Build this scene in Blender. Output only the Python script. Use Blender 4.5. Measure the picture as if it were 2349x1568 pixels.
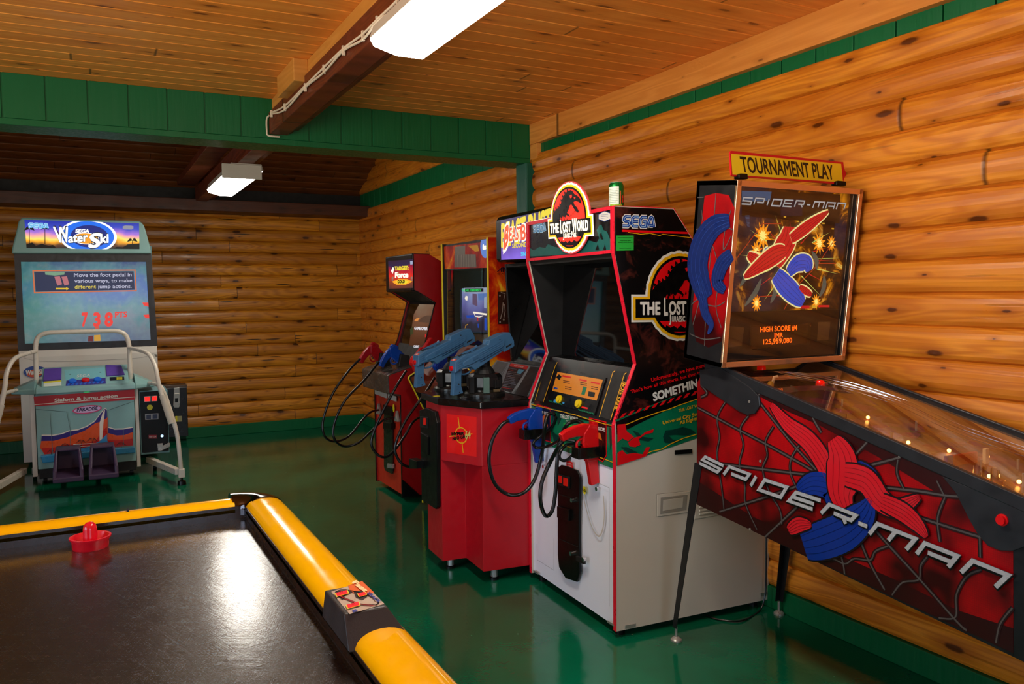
import bpy, bmesh, math, random
from mathutils import Vector, Matrix
random.seed(7)
SC = bpy.context.scene
COL = SC.collection
for o in list(bpy.data.objects): bpy.data.objects.remove(o)

# ------------------------------------------------------------------ camera, world, light, exposure
W_, H_ = 2349.0, 1568.0
FPX = 1861.8
yaw, pit, rol = map(math.radians, (27.5265, -3.274, -0.56828))
fwd = Vector((math.sin(yaw)*math.cos(pit), math.cos(yaw)*math.cos(pit), math.sin(pit)))
r0 = Vector((math.cos(yaw), -math.sin(yaw), 0)); u0 = r0.cross(fwd)
RT = r0*math.cos(rol)+u0*math.sin(rol); UP = -r0*math.sin(rol)+u0*math.cos(rol)
CAM = Vector((0, 0, 1.5))
cd = bpy.data.cameras.new('camera'); cam = bpy.data.objects.new('camera', cd); COL.objects.link(cam)
cd.sensor_width = 36; cd.lens = FPX/W_*36; cd.clip_start = .02
m = Matrix(((RT.x, UP.x, -fwd.x, 0), (RT.y, UP.y, -fwd.y, 0), (RT.z, UP.z, -fwd.z, 1.5), (0, 0, 0, 1)))
cam.matrix_world = m
SC.camera = cam
SC.view_settings.view_transform = 'Standard'; SC.view_settings.look = 'None'
SC.view_settings.gamma = 1; SC.view_settings.use_curve_mapping = False
SC.view_settings.exposure = 0.0
world = bpy.data.worlds.new('daylight'); SC.world = world; world.use_nodes = True
wt = world.node_tree; bg = wt.nodes['Background']; bg.inputs[1].default_value = 8.2
# cool sky above; warm sunlit ground tone added below the horizon to light the ceiling
tc = wt.nodes.new('ShaderNodeTexCoord'); sx = wt.nodes.new('ShaderNodeSeparateXYZ'); wt.links.new(tc.outputs['Generated'], sx.inputs[0])
wr = wt.nodes.new('ShaderNodeValToRGB'); mrn = wt.nodes.new('ShaderNodeMapRange'); mrn.inputs[1].default_value = -.25; mrn.inputs[2].default_value = .25
wt.links.new(sx.outputs[2], mrn.inputs[0]); wt.links.new(mrn.outputs[0], wr.inputs[0]); wt.links.new(wr.outputs[0], bg.inputs[0])
wr.color_ramp.elements[0].color = (1.35, 1.20, .95, 1); wr.color_ramp.elements[0].position = .3
wr.color_ramp.elements[1].color = (.58, .80, 1.05, 1); wr.color_ramp.elements[1].position = .6
LIGHT_NEAR, LIGHT_FAR = 31.0, 30.0
def area(name, loc, rot, sx, sy, power=0, col=(1, 1, 1), portal=False):
    l = bpy.data.lights.new(name, 'AREA'); l.shape = 'RECTANGLE'; l.size = sx; l.size_y = sy; l.energy = power; l.color = col
    o = bpy.data.objects.new(name, l); o.location = loc; o.rotation_euler = rot; COL.objects.link(o)
    if portal: l.cycles.is_portal = True
    return o
# sky light enters by the glazed door in the left wall and the window behind the viewer
area('daylight_door', (-3.46, 1.55, 1.12), (0, -math.pi/2, 0), 2.16, 3.0, portal=True)
area('daylight_window', (0.3, -2.96, 1.6), (math.pi/2, 0, 0), 2.3, 1.0, portal=True)

# ------------------------------------------------------------------ helpers
def C(h, a=1):
    h = h.lstrip('#'); r = []
    for i in (0, 2, 4):
        c = int(h[i:i+2], 16)/255; r.append(c/12.92 if c <= .04045 else ((c+.055)/1.055)**2.4)
    return (*r, a)
class NT:
    def __init__(s, name):
        s.m = bpy.data.materials.new(name); s.m.use_nodes = True; s.t = s.m.node_tree; s.n = s.t.nodes
        s.b = s.n['Principled BSDF']; s.l = s.t.links
    def set(s, inp, v):
        if hasattr(v, 'is_linked') or isinstance(v, bpy.types.NodeSocket): s.l.new(v, inp)
        elif v is not None:
            try: inp.default_value = v
            except Exception: inp.default_value = tuple(v)[:3]
    def nd(s, typ, ins=None, **kw):
        n = s.n.new('ShaderNode'+typ)
        for k, v in kw.items(): setattr(n, k, v)
        for k, v in (ins or {}).items(): s.set(n.inputs[k], v)
        return n
    def co(s): return s.nd('TexCoord').outputs['Object']
    def sep(s, v): return s.nd('SeparateXYZ', {0: v}).outputs
    def comb(s, x=0, y=0, z=0): return s.nd('CombineXYZ', {0: x, 1: y, 2: z}).outputs[0]
    def ma(s, op, a, b=None, c=None):
        d = {0: a}
        if b is not None: d[1] = b
        if c is not None: d[2] = c
        return s.nd('Math', d, operation=op).outputs[0]
    def noise(s, v, sc, det=2, rough=.5, dist=0): return s.nd('TexNoise', {'Vector': v, 'Scale': sc, 'Detail': det, 'Roughness': rough, 'Distortion': dist}).outputs['Fac']
    def noisec(s, v, sc, det=2): return s.nd('TexNoise', {'Vector': v, 'Scale': sc, 'Detail': det}).outputs['Color']
    def vor(s, v, sc, rnd=1, dim='3D'): return s.nd('TexVoronoi', {'Vector': v, 'Scale': sc, 'Randomness': rnd}, voronoi_dimensions=dim).outputs
    def mr(s, v, a, b, c=0, d=1): return s.nd('MapRange', {0: v, 1: a, 2: b, 3: c, 4: d}).outputs[0]
    def mix(s, f, a, b, mode='MIX'):
        n = s.nd('Mix', data_type='RGBA', blend_type=mode); s.set(n.inputs[0], f); s.set(n.inputs[6], a); s.set(n.inputs[7], b); return n.outputs[2]
    def ramp(s, f, stops, interp='LINEAR'):
        n = s.nd('ValToRGB', {0: f}); r = n.color_ramp; r.interpolation = interp
        while len(r.elements) < len(stops): r.elements.new(.5)
        for e, (p, c) in zip(r.elements, stops): e.position = p; e.color = c
        return n.outputs[0]
    def bump(s, h, st=.3, d=.01, normal=None):
        i = {'Height': h, 'Strength': st, 'Distance': d}
        if normal is not None: i['Normal'] = normal
        return s.nd('Bump', i).outputs[0]
    def out(s, col=None, rough=None, metal=None, nrm=None, spec=None, coat=None, em=None, es=None, alpha=None):
        B = s.b.inputs
        for k, v in (('Base Color', col), ('Roughness', rough), ('Metallic', metal), ('Normal', nrm), ('Specular IOR Level', spec), ('Coat Weight', coat), ('Emission Color', em), ('Emission Strength', es), ('Alpha', alpha)):
            if v is not None: s.set(B[k], v)
        return s.m
MATS = {}
def P(name, col=None, rough=.5, metal=0, em=None, es=0, spec=None, bump=0, var=.06, coat=None):
    """plain paint / plastic / metal with a little procedural wear"""
    if name in MATS: return MATS[name]
    t = NT(name); c = C(col) if isinstance(col, str) else col
    v = t.co(); n = t.noise(v, 9, 3)
    cc = t.mix(t.mr(n, .3, .7, 0, var*2), c, (c[0]*.6, c[1]*.6, c[2]*.6, 1))
    ro = t.mr(t.noise(v, 23, 2), .3, .7, max(.02, rough-.05), min(1, rough+.08))
    nr = t.bump(t.noise(v, 260, 2), bump, .002) if bump else None
    e = None
    if em is not None: e = C(em) if isinstance(em, str) else em
    MATS[name] = t.out(cc, ro, metal, nr, spec, coat, e, es if e else None)
    return MATS[name]
def E(name, col, es=1.0, base='#101010'):
    if name in MATS: return MATS[name]
    t = NT(name); c = C(col) if isinstance(col, str) else col
    n = t.noise(t.co(), 40, 1)
    MATS[name] = t.out(C(base), .35, 0, em=t.mix(t.mr(n, .3, .7, 0, .15), c, (c[0]*.8, c[1]*.8, c[2]*.8, 1)), es=es)
    return MATS[name]

TT = Matrix.Identity(4)
def cat(pts, n=6, closed=False):
    pts = [Vector(p) for p in pts]; out = []; N = len(pts)
    rng = range(N if closed else N-1)
    for i in rng:
        if closed: p0, p1, p2, p3 = pts[i-1], pts[i], pts[(i+1) % N], pts[(i+2) % N]
        else: p0, p1, p2, p3 = pts[max(i-1, 0)], pts[i], pts[i+1], pts[min(i+2, N-1)]
        for k in range(n):
            t = k/n
            out.append(.5*((2*p1)+(-p0+p2)*t+(2*p0-5*p1+4*p2-p3)*t*t+(-p0+3*p1-3*p2+p3)*t**3))
    if not closed: out.append(pts[-1])
    return out
class Fr:
    """a flat face in the room: origin, right, up; px() gives the point of the face seen at a photo coordinate"""
    def __init__(s, o, u, v, n=None):
        s.o = Vector(o); s.u = Vector(u).normalized(); s.v = (Vector(v)-Vector(v).dot(s.u)*s.u).normalized()
        s.n = s.u.cross(s.v)
        if s.n.dot(CAM-s.o) < 0: s.n = -s.n
    def px(s, x, y):
        d = (x-W_/2)*RT-(y-H_/2)*UP+FPX*fwd
        t = (s.o-CAM).dot(s.n)/d.dot(s.n); p = CAM+t*d-s.o
        return (p.dot(s.u), p.dot(s.v))
    def at(s, a, b, off=0): return s.o+a*s.u+b*s.v+off*s.n
LAY = .0007
class Pix:
    """crop coordinates -> photo coordinates"""
    def __init__(s, x, y, k): s.x, s.y, s.k = x, y, k
    def __call__(s, *p): return [(s.x+a*s.k, s.y+b*s.k) for a, b in p]
def same(*p): return list(p)
class MB:
    def __init__(s, name): s.name = name; s.v = []; s.f = []; s.mi = []; s.mats = []; s.T = TT.copy(); s.k = 0
    def tick(s): s.k = (s.k+1) % 90; return s.k*6e-6
    def m(s, mat):
        if mat not in s.mats: s.mats.append(mat)
        return s.mats.index(mat)
    def raw(s, vs, fs, mat, w=False):
        k = len(s.v); i = s.m(mat)
        s.v += [Vector(p) if w else s.T @ Vector(p) for p in vs]
        for f in fs: s.f.append([a+k for a in f]); s.mi.append(i)
    def box(s, x0, x1, y0, y1, z0, z1, mat):
        vs = [(x, y, z) for x in (x0, x1) for y in (y0, y1) for z in (z0, z1)]
        s.raw(vs, [(0, 1, 3, 2), (4, 6, 7, 5), (0, 4, 5, 1), (2, 3, 7, 6), (0, 2, 6, 4), (1, 5, 7, 3)], mat); return s
    def prism(s, pts, ax, a, b, mat):
        n = len(pts)
        def P3(p, t): return {'x': (t, p[0], p[1]), 'y': (p[0], t, p[1]), 'z': (p[0], p[1], t)}[ax]
        s.raw([P3(p, a) for p in pts]+[P3(p, b) for p in pts], [list(range(n)), list(range(2*n-1, n-1, -1))]+[(i, (i+1) % n, n+(i+1) % n, n+i) for i in range(n)], mat); return s
    def slab(s, fr, pts, t, mat, off=0):
        """polygon (a,b) on face fr given thickness t outward"""
        n = len(pts)
        s.raw([fr.at(a, b, off) for a, b in pts]+[fr.at(a, b, off+t) for a, b in pts], [list(range(n)), list(range(2*n-1, n-1, -1))]+[(i, (i+1) % n, n+(i+1) % n, n+i) for i in range(n)], mat, True); return s
    def pslab(s, fr, px, t, mat, off=0): return s.slab(fr, [fr.px(*p) for p in px], t, mat, off)
    def tube(s, pts, r, mat, seg=10, closed=False, w=False, caps=True):
        pts = [Vector(p) for p in pts]; n = len(pts); vs = []; fs = []; up = None
        for i, p in enumerate(pts):
            a = pts[(i+1) % n] if (closed or i < n-1) else p; b = pts[i-1] if (closed or i > 0) else p
            d = (a-b).normalized() if (a-b).length > 1e-9 else Vector((0, 0, 1))
            if up is None:
                up = Vector((0, 0, 1)) if abs(d.z) < .9 else Vector((1, 0, 0))
            up = (up-up.dot(d)*d).normalized(); sd = d.cross(up)
            rr = r(i/(n-1)) if callable(r) else r
            for k in range(seg):
                t = 2*math.pi*k/seg; vs.append(p+rr*(math.cos(t)*up+math.sin(t)*sd))
        for i in range(n if closed else n-1):
            for k in range(seg):
                j = (i+1) % n; fs.append((i*seg+k, i*seg+(k+1) % seg, j*seg+(k+1) % seg, j*seg+k))
        if caps and not closed: fs += [list(range(seg))[::-1], [(n-1)*seg+k for k in range(seg)]]
        s.raw(vs, fs, mat, w); return s
    def lathe(s, prof, c, mat, seg=28, M=None, sy=1):
        vs = []; fs = []; n = len(prof); M = M or Matrix.Identity(3)
        for r, z in prof:
            for k in range(seg):
                t = 2*math.pi*k/seg; vs.append(Vector(c)+M @ Vector((r*math.cos(t), r*math.sin(t)*sy, z)))
        for i in range(n-1):
            for k in range(seg): fs.append((i*seg+k, i*seg+(k+1) % seg, (i+1)*seg+(k+1) % seg, (i+1)*seg+k))
        fs += [list(range(seg))[::-1], [(n-1)*seg+k for k in range(seg)]]
        s.raw(vs, fs, mat); return s
    def ball(s, c, r, mat, seg=16): return s.lathe([(r*math.sin(math.pi*i/8)+1e-4, -r*math.cos(math.pi*i/8)) for i in range(9)], c, mat, seg)
    def cyl(s, a, b, r, mat, seg=16): return s.tube([a, b], r, mat, seg)
    # --- flat artwork
    def flat(s, fr, ab, mat, lay=1): z = lay*LAY+s.tick(); s.raw([fr.at(a, b, z) for a, b in ab], [list(range(len(ab)))], mat, True); return s
    def art(s, fr, px, mat, lay=1): return s.flat(fr, [fr.px(*p) for p in px], mat, lay)
    def line(s, fr, ab, w, mat, lay=1, closed=False):
        ab = [Vector(p[:2]) for p in ab]; n = len(ab); L = []; R = []
        for i, p in enumerate(ab):
            a = ab[(i+1) % n] if (closed or i < n-1) else p; b = ab[i-1] if (closed or i > 0) else p
            d1 = (p-b) if (p-b).length > 1e-9 else (a-p); d2 = (a-p) if (a-p).length > 1e-9 else d1
            d1 = d1.normalized(); d2 = d2.normalized(); t = (d1+d2)
            t = t.normalized() if t.length > .2 else d1
            nn = Vector((-t.y, t.x)); k = 1/max(.5, abs(nn.dot(Vector((-d1.y, d1.x)))))
            ww = w(i/(n-1)) if callable(w) else w
            L.append(p+nn*ww/2*k); R.append(p-nn*ww/2*k)
        z = lay*LAY+s.tick(); vs = [fr.at(*p, z) for p in L+R]; m_ = n if closed else n-1
        s.raw(vs, [(i, (i+1) % n, n+(i+1) % n, n+i) for i in range(m_)], mat, True); return s
    def stroke(s, fr, px, w, mat, lay=1, sm=0, closed=False):
        ab = [fr.px(*p) for p in px]
        if sm: ab = [(q.x, q.y) for q in cat([(a, b, 0) for a, b in ab], sm, closed)]
        return s.line(fr, ab, w, mat, lay, closed)
    def ell(s, fr, c, rx, ry, mat, lay=1, seg=32, rot=0):
        a, b = fr.px(*c); cr, sr = math.cos(rot), math.sin(rot)
        return s.flat(fr, [(a+rx*math.cos(t)*cr-ry*math.sin(t)*sr, b+rx*math.cos(t)*sr+ry*math.sin(t)*cr) for t in [2*math.pi*k/seg for k in range(seg)]], mat, lay)
    def quad_map(s, fr, bl, br, tl):
        o = Vector(fr.px(*bl)); u = Vector(fr.px(*br))-o; v = Vector(fr.px(*tl))-o
        return lambda a, b: tuple(o+a*u+b*v)
    def text(s, fr, txt, bl, br, tl, mat, lay=2, bold=0, depth=0):
        """writing between baseline ends bl, br with cap height up to tl (photo coordinates on the face)"""
        vs, fs, w, h = glyphs(txt, bold); q = s.quad_map(fr, bl, br, tl)
        s.raw([fr.at(*q(x/w, y/h), lay*LAY+j) for x, y, j in vs], fs, mat, True); return s
    def letters(s, fr, defs, txt, q, width, mat, lay=2, gap=.18):
        """hand drawn stroke letters, q maps the unit line of text"""
        wd = [.35 if ch == 'I' else .55 if ch == '-' else 1.25 if ch == 'M' else 1 for ch in txt]
        n = len(txt); cw = 1/(sum(wd)+(n-1)*gap); x = 0
        for ch, wk in zip(txt, wd):
            for st in defs.get(ch, []):
                s.line(fr, [q(x+a*cw*wk, b) for a, b in st], width, mat, lay)
            x += cw*(wk+gap)
        return s
    def build(s, name=None, parent=None, bevel=0, smooth=None, kind=None, label=None, recalc=True, sub=0):
        name = name or s.name
        me = bpy.data.meshes.new(name); me.from_pydata([tuple(p) for p in s.v], [], s.f)
        for mt in s.mats: me.materials.append(mt)
        for p, i in zip(me.polygons, s.mi): p.material_index = i
        me.update()
        if recalc:
            bm = bmesh.new(); bm.from_mesh(me); bmesh.ops.recalc_face_normals(bm, faces=bm.faces); bm.to_mesh(me); bm.free()
        o = bpy.data.objects.new(name, me); COL.objects.link(o)
        if bevel:
            b = o.modifiers.new('b', 'BEVEL'); b.width = bevel; b.segments = 2; b.limit_method = 'ANGLE'; b.angle_limit = .6
        if smooth:
            for p in me.polygons: p.use_smooth = True
            e = o.modifiers.new('e', 'EDGE_SPLIT'); e.split_angle = smooth if smooth is not True else .7
        if parent is not None:
            o.parent = parent
            o.matrix_parent_inverse = BASE[parent.name].inverted() if parent.name in BASE else Matrix.Identity(4)
        if kind: o['kind'] = kind
        if label: o['label'] = label
        return o
BASE = {}
def thing(name, label, cat_, loc, group=None):
    o = bpy.data.objects.new(name, None); COL.objects.link(o); o.location = loc; o.empty_display_size = .1
    o['label'] = label; o['category'] = cat_
    if group: o['group'] = group
    BASE[o.name] = Matrix.Translation(Vector(loc)); return o
def tag(o, label, cat_, group=None):
    o['label'] = label; o['category'] = cat_
    if group: o['group'] = group
    return o
def copy_tree(root, delta, rot=None, label=None):
    r = root.copy(); COL.objects.link(r); r.location = Vector(root.location)+Vector(delta)
    if rot: r.rotation_euler = rot
    if label: r['label'] = label
    def rec(src, dst):
        for ch in src.children:
            c = ch.copy(); COL.objects.link(c); c.parent = dst; c.matrix_parent_inverse = ch.matrix_parent_inverse.copy(); rec(ch, c)
    rec(root, r); return r
GC = {}
def glyphs(txt, bold=0):
    k = (txt, bold)
    if k in GC: return GC[k]
    def mk(t):
        cu = bpy.data.curves.new('t', 'FONT'); cu.body = t; cu.resolution_u = 3
        ob = bpy.data.objects.new('t', cu); me = bpy.data.meshes.new_from_object(ob)
        vs = [(v.co.x, v.co.y) for v in me.vertices]; fs = [list(p.vertices) for p in me.polygons]
        bpy.data.objects.remove(ob); bpy.data.curves.remove(cu); bpy.data.meshes.remove(me); return vs, fs
    vs, fs = mk(txt); hv, _ = mk('H'); h = max(y for x, y in hv)
    if bold:   # heavier strokes: shifted copies of the same letters
        n = len(vs); k8 = [(bold*math.cos(a*math.pi/3), bold*math.sin(a*math.pi/3)) for a in range(6)]
        fs = fs+[[i+n*(j+1) for i in f] for j in range(6) for f in fs]; vs = [(x, y, 0) for x, y in vs]+[(x+dx, y+dy, j+1) for j, (dx, dy) in enumerate(k8) for x, y in vs]
    else: vs = [(x, y, 0) for x, y in vs]
    x0 = min(p[0] for p in vs); w = max(p[0] for p in vs)-x0
    GC[k] = ([(x-x0, y, j*2.5e-5) for x, y, j in vs], fs, w, h); return GC[k]
SQ = {'S': [[(1, 1), (0, 1), (0, .52), (1, .48), (1, 0), (0, 0)]], 'P': [[(0, 0), (0, 1), (1, 1), (1, .38), (.28, .38)]], 'I': [[(.5, 0), (.5, 1)]],
      'D': [[(0, .5), (0, 1), (1, 1), (1, 0), (0, 0), (0, .5)]], 'E': [[(1, 1), (0, 1), (0, 0), (1, 0)], [(.05, .5), (.9, .5)]],
      'R': [[(0, 0), (0, 1), (1, 1), (1, .45), (.35, .45)], [(.7, .45), (.95, 0)]], '-': [[(.1, .45), (.9, .45)]],
      'M': [[(0, 0), (0, 1), (1, 1), (1, 0)], [(.5, .95), (.5, .12)]], 'A': [[(0, 0), (0, 1), (1, 1), (1, 0)], [(.25, .42), (1, .42)]],
      'N': [[(0, 0), (0, 1), (1, 1), (1, 0)]]}
SG = {'S': [[(1, .88), (.3, .88), (.12, .74), (.12, .6), (.3, .5), (.7, .5), (.88, .4), (.88, .24), (.7, .12), (0, .12)]],
      'E': [[(1, .88), (.35, .88), (.12, .7), (.12, .3), (.35, .12), (1, .12)], [(.2, .5), (.95, .5)]],
      'G': [[(1, .88), (.35, .88), (.12, .7), (.12, .3), (.35, .12), (.9, .12), (.9, .5), (.5, .5)]],
      'A': [[(0, .06), (.36, .84), (.5, .9), (.64, .84), (1.02, .06)], [(.32, .22), (.8, .22)]]}
def sega(mb, fr, bl, br, tl, outer, inner, thin, lay=3):
    q = mb.quad_map(fr, bl, br, tl); h = (Vector(q(0, 1))-Vector(q(0, 0))).length
    mb.letters(fr, SG, 'SEGA', q, h*.40, outer, lay, .12)
    mb.letters(fr, SG, 'SEGA', q, h*.25, inner, lay+1, .12)
    mb.letters(fr, SG, 'SEGA', q, h*.045, thin, lay+2, .12)
def ring(rx, ry, n=40, a0=0, a1=2*math.pi, c=(0, 0)): return [(c[0]+rx*math.cos(a0+(a1-a0)*k/n), c[1]+ry*math.sin(a0+(a1-a0)*k/n)) for k in range(n+1)]

# ------------------------------------------------------------------ wood, paint and floor materials
def wood(name, along, across, pitch, z0, c1, c2, dark, knot=1.0, crack=0.0, rough=.3, joint=2.6, ringk=9, bump=.25):
    """varnished boards or half logs; 'along' and 'across' are axis letters of the room"""
    t = NT(name); v = t.co(); s = t.sep(v); ix = {'X': 0, 'Y': 1, 'Z': 2}
    a = s[ix[along]]; c = s[ix[across]]
    row = t.ma('FLOOR', t.ma('DIVIDE', t.ma('SUBTRACT', c, z0), pitch))
    rr = t.nd('TexWhiteNoise', {'W': row}, noise_dimensions='1D').outputs['Value']
    a2 = t.ma('ADD', a, t.ma('MULTIPLY', rr, 7.3))
    seg = t.ma('FLOOR', t.ma('DIVIDE', a2, joint)); fr = t.ma('FRACT', t.ma('DIVIDE', a2, joint))
    pid = t.ma('ADD', t.ma('MULTIPLY', row, 3.17), t.ma('MULTIPLY', seg, 1.71))
    pr = t.nd('TexWhiteNoise', {'W': pid}, noise_dimensions='1D').outputs['Value']
    g = t.comb(t.ma('MULTIPLY', a2, .55), t.ma('ADD', t.ma('MULTIPLY', c, 5.5), t.ma('MULTIPLY', pid, 5.3)), pid)
    big = t.noise(g, 1.3, 2, .45, .5)
    rings = t.ma('SINE', t.ma('MULTIPLY', big, ringk*9.0))
    fine = t.noise(t.comb(t.ma('MULTIPLY', a2, 3), t.ma('MULTIPLY', c, 160), pid), 1, 3)
    kv = t.comb(t.ma('MULTIPLY', a2, 2.6), t.ma('ADD', t.ma('MULTIPLY', c, 7.6), pid), pid)
    ko = t.vor(kv, 1.0, 1, '2D'); kr = t.sep(ko['Color'])[0]
    kw = t.ma('DIVIDE', t.ma('ADD', ko['Distance'], t.ma('MULTIPLY', t.noise(v, 38, 2), .05)), t.ma('ADD', .35, t.ma('MULTIPLY', t.ma('POWER', kr, 2.0), 1.1)))
    kn = t.mr(kw, .075, .11, knot, 0)
    halo = t.mr(kw, .08, .28, .6*knot, 0)
    col = t.mix(t.mr(rings, -1, 1, 0, .55), C(c1), C(c2))
    col = t.mix(t.mr(fine, .35, .75, 0, .35), col, C(c2))
    col = t.mix(t.ma('MULTIPLY', pr, .55), col, C(c2))
    col = t.mix(halo, col, C(c2)); col = t.mix(t.ma('MULTIPLY', halo, .35), col, C(dark)); col = t.mix(t.ma('MULTIPLY', kn, .85), col, C(dark))
    h = t.ma('ADD', t.ma('MULTIPLY', rings, .1), t.ma('MULTIPLY', fine, .25))
    if crack:
        kc = t.vor(t.comb(t.ma('MULTIPLY', a2, 1.5), t.ma('ADD', t.ma('MULTIPLY', c, 30), t.ma('MULTIPLY', pid, 1.9)), pid), 1.0, 1, '2D')
        cm = t.mr(t.sep(kc['Color'])[1], .80, .82, .35, 0); kc = t.ma('ADD', kc['Distance'], cm)
        kc = t.ma('ADD', kc, t.ma('MULTIPLY', t.noise(t.comb(t.ma('MULTIPLY', a2, 3), t.ma('MULTIPLY', c, 9), 0), 2, 3), .22))
        ck = t.mr(kc, .20, .25, crack, 0)
        col = t.mix(ck, col, C('#120702')); h = t.ma('SUBTRACT', h, t.ma('MULTIPLY', ck, 2))
    jn = t.mr(t.ma('ABSOLUTE', t.ma('SUBTRACT', fr, .5)), .4975, .4995, 0, 1)
    col = t.mix(t.ma('MULTIPLY', jn, .75), col, C('#2a1205'))
    nr = t.bump(t.ma('SUBTRACT', h, t.ma('MULTIPLY', jn, 1.5)), bump, .004)
    ro = t.mr(t.noise(v, 6, 3), .3, .7, rough-.06, rough+.14)
    return t.out(col, ro, 0, nr, .5)
M_LOGR = wood('log_varnish_right', 'Y', 'Z', .1266, .105, '#EC9A2C', '#B0580E', '#3E1503', 1.0, .25, .33, 5.3, 10)
M_LOGB = wood('log_varnish_back', 'X', 'Z', .1266, .105, '#DE9424', '#8C4E0E', '#2A0E03', 1.0, 1.0, .34, 2.1, 10)
M_LOGL = M_LOGR
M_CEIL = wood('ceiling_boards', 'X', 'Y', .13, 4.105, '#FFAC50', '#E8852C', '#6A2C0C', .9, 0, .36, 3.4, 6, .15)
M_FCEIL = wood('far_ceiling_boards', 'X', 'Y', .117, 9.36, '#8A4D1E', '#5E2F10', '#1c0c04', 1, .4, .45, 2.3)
M_BOARD = wood('trim_board', 'Y', 'Z', .3, 2.45, '#EFA450', '#CE7E30', '#57270C', .8, 0, .4, 9, 5, .15)
M_BEAMY = wood('beam_board', 'Y', 'Z', .3, 2.45, '#DDA050', '#C08030', '#57270C', .5, 0, .45, 9, 5, .15)
M_BEAMD = wood('beam_dark', 'Y', 'Z', .3, 2.4, '#7E3820', '#50200F', '#140503', .3, .5, .4, 9, 14, .5)
M_PLATE = wood('plate_dark', 'X', 'Z', .3, 2.3, '#5A2C14', '#39190A', '#140703', .6, .2, .45, 9, 8, .2)
def paint_green(name, col):
    t = NT(name); v = t.co(); s = t.sep(v)
    g = t.noise(t.comb(t.ma('MULTIPLY', s[0], 60), t.ma('MULTIPLY', s[1], 60), t.ma('MULTIPLY', s[2], 4)), 1, 3)
    c = C(col); return t.out(t.mix(t.mr(t.noise(v, 3, 3), .3, .7, 0, .35), c, (c[0]*.6, c[1]*.7, c[2]*.6, 1)), t.mr(g, .3, .7, .35, .55), 0, t.bump(g, .35, .004), .35)
M_GREEN = paint_green('green_paint', '#006438')
M_GREEN2 = paint_green('green_post_paint', '#0F5C4A')
def floor_mat():
    t = NT('green_floor_paint'); v = t.co()
    n = t.noise(v, 1.4, 4); sc = t.noise(v, 17, 4, .65)
    col = t.mix(t.mr(n, .3, .72, 0, .9), C('#006B4A'), C('#05442A'))
    col = t.mix(t.mr(t.noise(v, 2.5, 3), .5, .75, 0, .35), col, C('#1F3A1C'))
    w = t.mr(t.noise(t.comb(t.ma('MULTIPLY', t.sep(v)[0], 2), t.ma('MULTIPLY', t.sep(v)[1], 5), 0), 14, 4, .7, 2), .70, .78, 0, .55)
    col = t.mix(w, col, C('#5C8A6C'))
    sp = t.mr(t.vor(v, 5.5)['Distance'], .018, .03, .8, 0)
    col = t.mix(sp, col, C('#8FA38A'))
    h = t.ma('ADD', t.ma('MULTIPLY', t.noise(v, 60, 3), .3), t.noise(v, 9, 3))
    return t.out(col, t.mr(sc, .3, .75, .06, .18), 0, t.bump(h, .10, .01), .55)
M_FLOOR = floor_mat()
def scuffed():
    t = NT('scuffed_playfield'); v = t.co(); s = t.sep(v)
    hs = []
    for i, (a, k) in enumerate(((.3, 1), (1.15, 1), (1.9, 1), (2.65, 1))):
        x = t.ma('ADD', t.ma('MULTIPLY', s[0], math.cos(a)), t.ma('MULTIPLY', s[1], math.sin(a)))
        y = t.ma('SUBTRACT', t.ma('MULTIPLY', s[1], math.cos(a)), t.ma('MULTIPLY', s[0], math.sin(a)))
        wv = t.noise(t.comb(t.ma('MULTIPLY', x, 7), t.ma('MULTIPLY', y, 170), i*3.3), 1, 3, .6, 2.2)
        hs.append(wv)
    h = t.ma('ADD', t.ma('ADD', hs[0], hs[1]), t.ma('ADD', hs[2], hs[3]))
    sc = t.mr(h, 2.15, 2.6, 0, 1)
    col = t.mix(t.mr(sc, 0, 1, 0, .45), C('#241E1A'), C('#4E4840'))
    d = t.mr(t.vor(v, 38, .15)['Distance'], .045, .07, 0, 1)
    t.b.inputs['Coat Roughness'].default_value = .035; t.b.inputs['Coat Normal'].default_value = (0, 0, 0)
    nb = t.bump(h, .07, .0016); t.l.new(nb, t.b.inputs['Coat Normal'])
    t.l.new(t.mr(h, 1.9, 2.4, .03, .14), t.b.inputs['Coat Roughness'])
    return t.out(col, t.mr(h, 1.6, 2.4, .16, .30), 0, t.bump(h, .22, .0016), .8, coat=.8)
M_PLAY = scuffed()
M_WHITEP = P('white_enamel', '#E6E4DE', .35, var=.02)
M_BLK = P('black_plastic', '#080707', .34, spec=.3)
M_BLKM = P('black_matt', '#0A0908', .6)
M_CHR = P('chrome', '#D8D8DC', .1, 1)
M_STEEL = P('brushed_steel', '#A8A69E', .3, .55)
M_RED = P('red_laminate', '#AE0618', .38)
M_CABLE = P('black_rubber_cable', '#0C0B0A', .32)

# ------------------------------------------------------------------ room
XR, YB, YH, ZC = 2.88, 9.33, 5.145, 2.715
PITCH = .1266
def logprof(n, z0, pitch, dep=.042):
    p = []
    for i in range(n):
        for k in range(9):
            t = math.radians(-82+164*k/8); p.append((dep*math.cos(t)**.62, z0+pitch*(i+.5+.5*math.sin(t)/math.sin(math.radians(82)))))
        p.append((0.0, z0+pitch*(i+1)))
    return p
def extr(mb, prof, f3, a, b, mat):
    n = len(prof); mb.raw([f3(p, a) for p in prof]+[f3(p, b) for p in prof], [(i, i+1, n+i+1, n+i) for i in range(n-1)], mat)
b = MB('floor'); b.box(-3.6, 3.1, -3.2, 9.6, -.1, 0, M_FLOOR); b.build(kind='structure')
b = MB('wall_right')
extr(b, [(0, 0)]+logprof(19, .1, PITCH), lambda p, y: (XR-p[0], y, p[1]), -3.0, YB, M_LOGR)
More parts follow.
